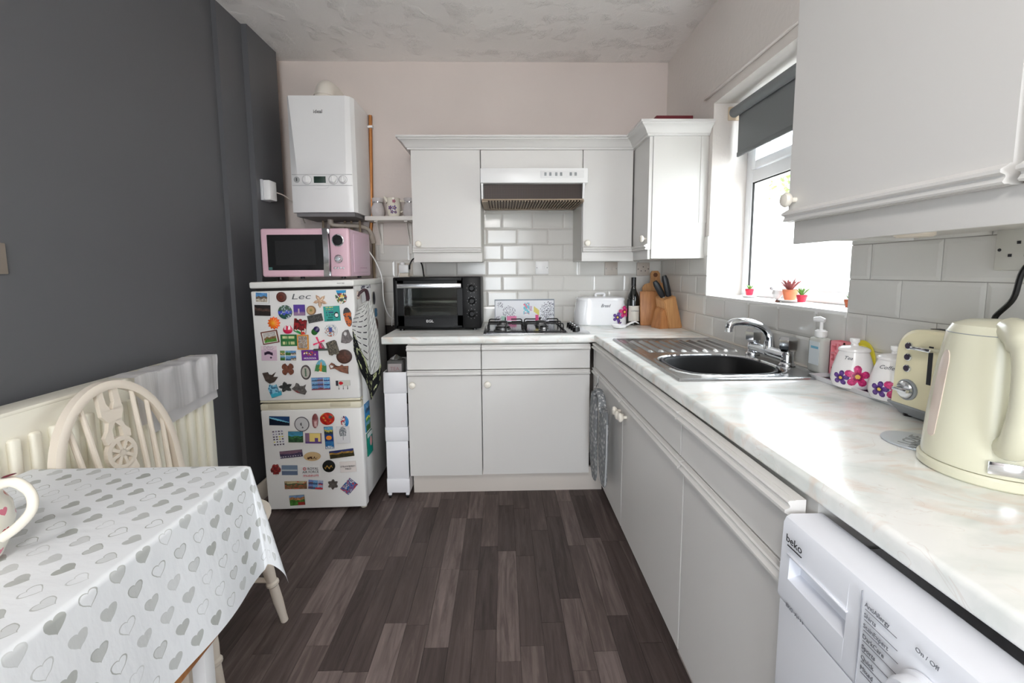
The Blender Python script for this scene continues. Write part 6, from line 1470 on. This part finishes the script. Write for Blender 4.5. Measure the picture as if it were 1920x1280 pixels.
# ------------------------------------------------------------ sill items
def saucer(x, y, r, label):
    return tag(obj('saucer', lath([(.001, 0), (r * .55, 0), (r, .010), (r * .97, .011), (r * .5, .003), (.001, .003)], (x, y, WZ0 + .0005), n=26), MATS['white_china']), label, 'saucer')
saucer(1.175, 2.02, .038, 'white saucer under the red pot on the window sill')
saucer(1.155, 1.70, .050, 'white saucer under the terracotta pot on the window sill')
def pot(name, x, y, r, h, m, label, nleaf, lm, spread, ll, seed=1):
    t = thing(name, label, 'plant', (x, y, WZ0 + .004)); z = WZ0 + .006
    obj('pot', lath([(.001, 0), (r * .7, 0), (r * .95, h * .75), (r, h * .78), (r, h), (r * .85, h), (r * .8, h * .8), (.001, h * .8)], (x, y, z), n=20), m, t)
    obj('soil', lath([(r * .82, h * .82), (.001, h * .84)], (x, y, z), n=12), mat('soil', (70, 50, 40), .9), t)
    rr = random.Random(seed)
    for i in range(nleaf):
        a = 2 * PI * i * .618; e = rr.uniform(.25, 1) * spread; L = ll * rr.uniform(.8, 1.1)
        d = Vector((math.cos(a) * e, math.sin(a) * e, 1)).normalized()
        p0 = Vector((x, y, z + h * .85)); mid = p0 + d * L * .55 + Vector((0, 0, L * .05))
        obj('leaf', tb([p0, mid, p0 + d * L], [r * .14, r * .16, r * .02], n=6, flat=.5), lm, t)
pot('potted_succulent', 1.175, 2.02, .018, .034, mat('red_pot', (200, 30, 60), .3), 'tiny plant in a round red pot on the window sill', 9, green_m, .8, .030, 2)
pot('potted_succulent', 1.155, 1.70, .027, .045, mat('terracotta_bright', (232, 140, 100), .8), 'reddish spiky succulent in a terracotta pot on the window sill', 26, mat('red_leaf', (160, 92, 92), .6), 1.3, .062, 3)
pot('potted_succulent', 1.15, 1.625, .018, .028, MATS['red_pot'], 'small green plant with red specks beside the spiky succulent', 10, green_m, 1.0, .045, 4)
pot('potted_succulent', 1.135, 1.375, .016, .026, mat('terracotta_dark', (176, 90, 56), .8), 'very small plant in a brown pot at the near end of the sill', 7, green_m, .7, .022, 5)
bd = thing('bird_ornament', 'small white bird ornament with brown feet in front of the spiky succulent', 'ornament', (1.125, 1.725, WZ0))
bm = bmesh.new(); lathe(bm, [(.001, -.024), (.012, -.018), (.020, 0), (.016, .015), (.001, .024)], (1.125, 1.735, WZ0 + .032), n=18); obj('body', bm, MATS['white_china'], bd)
obj('head', lath([(.001, -.010), (.009, -.005), (.010, .002), (.006, .009), (.001, .011)], (1.12, 1.758, WZ0 + .053), n=14), MATS['white_china'], bd)
obj('eye', lath([(.001, -.002), (.002, 0), (.001, .002)], (1.1105, 1.757, WZ0 + .055), n=8), ink_m, bd)
obj('feet', lath([(.001, 0), (.010, 0), (.007, .006), (.001, .010)], (1.125, 1.73, WZ0 + .0005), n=12), mat('brown_china', (150, 86, 70), .5), bd)

# ------------------------------------------------------------ radiator and towel
ra = thing('radiator', 'cream panel radiator on the charcoal wall behind the chair', 'radiator', (-1.29, 1.05, .14))
radm = mat('radiator_cream', (238, 235, 221), .4)
bm = bmesh.new(); bx(bm, -1.275, -1.262, .25, 1.85, .16, .895, bev=.004)
k = .27
while k < 1.82:
    bx(bm, -1.268, -1.247, k, k + .026, .21, .835, bev=.008, seg=3); k += .0505
obj('front_panel', bm, radm, ra)
obj('rear_panel', box(-1.345, -1.333, .25, 1.85, .16, .895, bev=.004), radm, ra)
obj('top_grille', box(-1.345, -1.262, .25, 1.85, .893, .905, bev=.003), radm, ra)
for y in (.25, 1.838): obj('end_panel', box(-1.345, -1.262, y, y + .012, .16, .90, bev=.003), radm, ra)
for y in (.5, 1.6): obj('wall_bracket', box(-1.404, -1.34, y, y + .03, .25, .80), radm, ra)
def drape(name, y0, y1, x0, zt, drop, label, m, slope=0.0, back=.18, amp=.004, seed=0, sag=0.0):
    bm = bmesh.new(); NU, NV = 40, 44; V = []
    path = []
    L = drop + .09 + back
    for j in range(NV + 1):
        s = j / NV * L; row = []
        for i in range(NU + 1):
            u = i / NU; y = y0 + (y1 - y0) * u
            if s < drop: x, z = x0, zt - drop + s
            elif s < drop + .09: x, z = x0 - (s - drop), zt
            else: x, z = x0 - .092, zt - (s - drop - .09)
            n = noise.noise(Vector((u * 5 + seed, s * 6, seed))) ; w = math.sin(u * 24 + 3 * noise.noise(Vector((u * 3, s * 3, seed + 5))))
            x += (amp * w + amp * 2.2 * n) * (1 if s < drop else .2) + amp * 1.5
            zz = z + (amp * .6 * w if s < drop + .09 else 0) - (slope * (1 - u) + sag * (1 - 2 * abs(u - .6))) * (max(0, drop - s) / drop)
            row.append(bm.verts.new((x, y + .012 * noise.noise(Vector((s * 9, u, seed))), zz + .002)))
        V.append(row)
    for j in range(NV):
        for i in range(NU): bm.faces.new((V[j][i], V[j][i + 1], V[j + 1][i + 1], V[j + 1][i]))
    bmesh.ops.solidify(bm, geom=bm.faces[:], thickness=-.002)
    return tag(obj(name, bm, m, smooth=60), label, 'towel')
towm = mat('white_striped_towel', (252, 251, 252), .9, bump=.3, bscale=300, var=.09, vscale=4, stretch=(1, 14, .3))
drape('hand_towel', 1.435, 1.845, -1.238, .907, .150, 'crumpled white striped towel draped over the end of the radiator', towm, slope=.02, seed=3, amp=.0065)
drape('hand_towel', 1.50, 1.85, -1.2425, .9035, .185, 'second layer of white cloth showing under the radiator towel', mat('white_cloth', (242, 241, 244), .9, bump=.2, bscale=300), slope=.03, seed=9, amp=.002, back=.1)

# ------------------------------------------------------------ wheelback chair
ch = thing('dining_chair', 'cream painted wheel-back wooden chair tucked in by the radiator', 'chair', (-.99, 1.27, 0))
CY = 1.288
def bk(y, z):      # back plane leans to the wall
    return Vector((-1.125 - (z - .45) * .16, CY + y, z))
bow = []
for k in range(33):
    a = PI * k / 32; r = .192
    bow.append((-r * math.cos(a), .665 + .255 * math.sin(a)))
bow = [(-.165, .44), (-.190, .55)] + bow + [(.190, .55), (.165, .44)]
bm = bmesh.new(); loops = []
for i, (y, z) in enumerate(bow):
    p = bk(y, z); q0, q1 = bow[max(i - 1, 0)], bow[min(i + 1, len(bow) - 1)]
    t = Vector((q1[0] - q0[0], q1[1] - q0[1])).normalized(); n = Vector((t.y, -t.x))
    w = .0125; d = .011
    L = []
    for s1, s2 in ((-1, -1), (-.5, -1.25), (.5, -1.25), (1, -1), (1, 1), (-1, 1)):
        L.append(bk(y + n.x * w * s1, z + n.y * w * s1) + Vector((-d * s2, 0, 0)))
    loops.append(L)
ringface(bm, loops); obj('back_bow', bm, cream_m, ch)
for yb, yt in ((-.135, -.178), (-.100, -.130), (-.065, -.085), (.065, .085), (.100, .130), (.135, .172)):
    zt = .665 + .255 * math.sqrt(max(0, 1 - (yt / .192) ** 2)) - .008
    obj('spindle', tb([bk(yb, .45), bk((yb + yt) / 2, (.45 + zt) / 2), bk(yt, zt)], [.0075, .0085, .0065], n=10), cream_m, ch)
# pierced splat with the wheel
bm = bmesh.new()
def plate(pts, th=.006):
    extr(bm, [bk(y, z + (.022 if z < .84 and z > .5 else .002 if z > .5 else 0)) + Vector((th, 0, 0)) for y, z in pts], (-2 * th, 0, 0))
def annulus(cy, cz, r0, r1, n=28, a0=0, a1=2 * PI):
    for k in range(n):
        a, b = a0 + (a1 - a0) * k / n, a0 + (a1 - a0) * (k + 1) / n
        plate([(cy + r0 * math.cos(a), cz + r0 * math.sin(a)), (cy + r1 * math.cos(a), cz + r1 * math.sin(a)), (cy + r1 * math.cos(b), cz + r1 * math.sin(b)), (cy + r0 * math.cos(b), cz + r0 * math.sin(b))])
WC = (0.0, .690)
annulus(WC[0], WC[1], .036, .050); annulus(WC[0], WC[1], .0, .012, 12)
for q in range(8):
    a = q * PI / 4 + .2; c, s = math.cos(a), math.sin(a); t_ = .0042
    plate([(WC[0] + c * .008 - s * t_, WC[1] + s * .008 + c * t_), (WC[0] + c * .038 - s * t_ * 1.3, WC[1] + s * .038 + c * t_ * 1.3), (WC[0] + c * .038 + s * t_ * 1.3, WC[1] + s * .038 - c * t_ * 1.3), (WC[0] + c * .008 + s * t_, WC[1] + s * .008 - c * t_)])
# upper part: scrolls, waist and fork
plate([(-.040, .728), (-.043, .750), (-.030, .765), (-.016, .770), (-.016, .735)]); plate([(.040, .728), (.043, .750), (.030, .765), (.016, .770), (.016, .735)])
plate([(-.030, .764), (-.020, .790), (.020, .790), (.030, .764), (.014, .768), (.0, .785), (-.014, .768)])
plate([(-.020, .788), (-.036, .812), (-.036, .845), (.036, .845), (.036, .812), (.020, .788)])
plate([(-.036, .843), (-.034, .908), (-.016, .912), (-.014, .865), (-.006, .852), (-.004, .843)]); plate([(.036, .843), (.034, .908), (.016, .912), (.014, .865), (.006, .852), (.004, .843)])
# lower mirrored part
plate([(-.036, .655), (-.042, .630), (-.028, .605), (-.018, .590), (-.028, .56), (-.030, .45), (.030, .45), (.028, .56), (.018, .590), (.028, .605), (.042, .630), (.036, .655), (.0, .642)])
obj('wheel_splat', bm, cream_m, ch, smooth=20)
bm = bmesh.new(); st = []
for i in range(40):
    a = 2 * PI * i / 40; e = 2.6; c, s = math.cos(a), math.sin(a)
    st.append((-.975 + .192 * abs(c) ** (2 / e) * (1 if c > 0 else -1), CY + .01 + (.205 + .012 * c) * abs(s) ** (2 / e) * (1 if s > 0 else -1)))
def sl_(k, z): return [Vector((-.975 + (x + .975) * k, CY + (y - CY) * k, z)) for x, y in st]
ringface(bm, [sl_(.9, .418), sl_(.97, .424), sl_(1, .436), sl_(.99, .446), sl_(.96, .450), sl_(.6, .446)]); obj('seat', bm, cream_m, ch)
def turned(p0, p1):
    P0, P1 = Vector(p0), Vector(p1); ts = [(0, .011), (.12, .015), (.35, .0185), (.52, .0185), (.60, .016), (.615, .021), (.635, .021), (.65, .0155), (.8, .016), (.95, .0125), (1, .0125)]
    return tb([P0 + (P1 - P0) * t for t, _ in ts], [r for _, r in ts], n=14)
for p0, p1 in (((-.87, CY + .13, .42), (-.800, CY + .170, .0)), ((-.87, CY - .13, .42), (-.800, CY - .170, .0)), ((-1.08, CY + .12, .42), (-1.165, CY + .165, .0)), ((-1.08, CY - .12, .42), (-1.165, CY - .165, .0))):
    obj('leg', turned(p0, p1), cream_m, ch)
for s in (-1, 1): obj('side_stretcher', tb([(-.825, CY + s * .150, .17), (-.98, CY + s * .15, .18), (-1.13, CY + s * .150, .17)], [.008, .012, .008], n=10), cream_m, ch)
obj('cross_stretcher', tb([(-.98, CY - .150, .178), (-.98, CY, .178), (-.98, CY + .150, .178)], [.008, .012, .008], n=10), cream_m, ch)

# ------------------------------------------------------------ table, cloth, stool, jug
TX0, TX1, TY0, TY1, TZ_ = -1.215, -.672, -.35, 1.085, .752
tbl = thing('dining_table', 'dining table under the grey heart-print cloth', 'table', (-.94, .4, 0))
obj('tabletop', box(TX0, TX1, TY0, TY1, TZ_ - .025, TZ_, bev=.004), wood_m, tbl)
obj('apron', box(TX0 + .05, TX1 - .05, TY0 + .05, TY1 - .06, TZ_ - .11, TZ_ - .025), white_m, tbl)
for a in (TX0 + .07, TX1 - .10):
    for b in (TY0 + .08, TY1 - .12): obj('leg', box(a - .022, a + .022, b - .022, b + .022, 0, TZ_ - .025, bev=.004), cream_m, tbl)
bm = bmesh.new(); ul = bm.loops.layers.uv.verify()
zt = TZ_ + .003
def cloth_pt(X, Y):
    """X, Y: unfolded cloth coordinates; beyond the edge the cloth hangs down"""
    dx = max(0, X - TX1) ; dy = max(0, Y - TY1)
    r = .010
    if dx <= 0 and dy <= 0: return Vector((X, Y, zt + .0008 * noise.noise(Vector((X * 9, Y * 9, 0)))))
    def fall(d):      # rounded edge then drop, flaring slightly
        if d < r * PI / 2: a = d / r; return r * math.sin(a), r * (1 - math.cos(a))
        e = d - r * PI / 2; return r + e * .085, r + e * .996
    if dx > 0 and dy <= 0:
        o, dn = fall(dx); o += dx * .10 * (noise.noise(Vector((Y * 4, 2, 1))) + .15 * math.sin(Y * 16)) 
        near = max(0, 1 - (TY1 - Y) / .22)
        o += .012 * near ** 2 * min(1, dx / .25)
        return Vector((TX1 + o, Y, zt - dn))
    if dy > 0 and dx <= 0:
        o, dn = fall(dy); o += dy * .08 * math.sin(X * 15)
        return Vector((X, TY1 + o, zt - dn))
    # corner: cloth hangs as a cone fold
    R = math.hypot(dx, dy); a = math.atan2(dy, dx); _, dn = fall(R)
    dn = R * .93
    k = math.sin(2 * a); fold = .20 + .30 * k * k
    o = R * (.10 + .07 * k * k * k) 
    o2 = .010 + o
    return Vector((TX1 + o2 * math.cos(a) * (1.0 + .2 * math.sin(3 * a)), TY1 + o2 * math.sin(a), zt - dn))
xs = [-1.20 + .0 , ] ; xs = [TX0 - .0] + [TX0 + .02 * k for k in range(1, 27)] + [TX1 + v for v in (-.002, 0, .004, .008, .012, .016, .022, .03)] + [TX1 + .03 + .0155 * k for k in range(1, 19)]
xs = sorted(set(round(v, 4) for v in xs)); xs = [v for v in xs if v <= TX1 + .309]
ys = [TY0 + .02 * k for k in range(0, 72)] + [TY1 + v for v in (-.002, 0, .004, .008, .012, .016, .022, .03)] + [TY1 + .03 + .0145 * k for k in range(1, 17)]
ys = sorted(set(round(v, 4) for v in ys if v <= TY1 + .262))
V = [[bm.verts.new(cloth_pt(X, Y)) for X in xs] for Y in ys]
for j in range(len(ys) - 1):
    for i in range(len(xs) - 1):
        f = bm.faces.new((V[j][i], V[j][i + 1], V[j + 1][i + 1], V[j + 1][i]))
        for l, (a, b) in zip(f.loops, ((i, j), (i + 1, j), (i + 1, j + 1), (i, j + 1))): l[ul].uv = (xs[a], ys[b])
cl_m = hearts_mat('heart_print_cloth', (226, 229, 232), (160, 163, 158), (.048, .052))
tag(obj('tablecloth', bm, cl_m, smooth=70, recalc=False), 'white tablecloth printed with rows of grey hearts', 'tablecloth')
stl = thing('stool', 'wooden-topped stool with white legs pushed under the table', 'stool', (-.86, .80, 0))
obj('seat', box(-1.04, -.690, .60, .975, .385, .412, bev=.006), wood_m, stl)
for a in (-1.01, -.715):
    for b in (.64, .945): obj('leg', box(a - .016, a + .016, b - .016, b + .016, 0, .386, bev=.003), white_m, stl)
mg = thing('heart_jug', 'cream jug spotted with red and pink hearts at the edge of the table', 'jug', (-.905, .70, TZ_ + .004))
JX, JY, JZ = -.932, .70, TZ_ + .0045
jm = hearts_mat('heart_jug_glaze', (232, 228, 216), (176, 30, 50), (.042, .036), rough=.2, bump=0, swap=True, ink2=(214, 120, 140), sc=4.6)
obj('body', lath([(.001, 0), (.050, 0), (.058, .010), (.070, .040), (.076, .070), (.074, .095), (.062, .120), (.056, .135), (.058, .155), (.054, .155), (.052, .13), (.05, .01), (.001, .008)], (JX, JY, JZ), n=40, uv=.46), jm, mg)
jd = Vector((.93, -.36, 0)).normalized(); jd = Vector((.97, .10, 0)).normalized()
jp = lambda r, z: Vector((JX, JY, JZ + z)) + jd * r
obj('handle', tb(curve([jp(.054, .118), jp(.075, .142), jp(.105, .150), jp(.128, .130), jp(.128, .100), jp(.105, .072), jp(.078, .052)], 7), [.0068] * 20 + [.0062] * 23, n=14, flat=1.3), mat('jug_cream', (232, 226, 212), .2), mg)
for a, b, c, m in ((.075, .1535, 1.0, mat('jug_pink', (214, 120, 140), .3)), (.100, .1615, .6, mat('jug_red', (120, 30, 50), .3))):
    p = jp(a, b); obj('heart_spot', lath([(.001, 0), (.008, 0), (.006, .001), (.001, .0012)], (0, 0, 0), n=12, sx=1.3), m, mg, T(p) @ Matrix.Rotation(-.35 * c, 4, 'Y'))
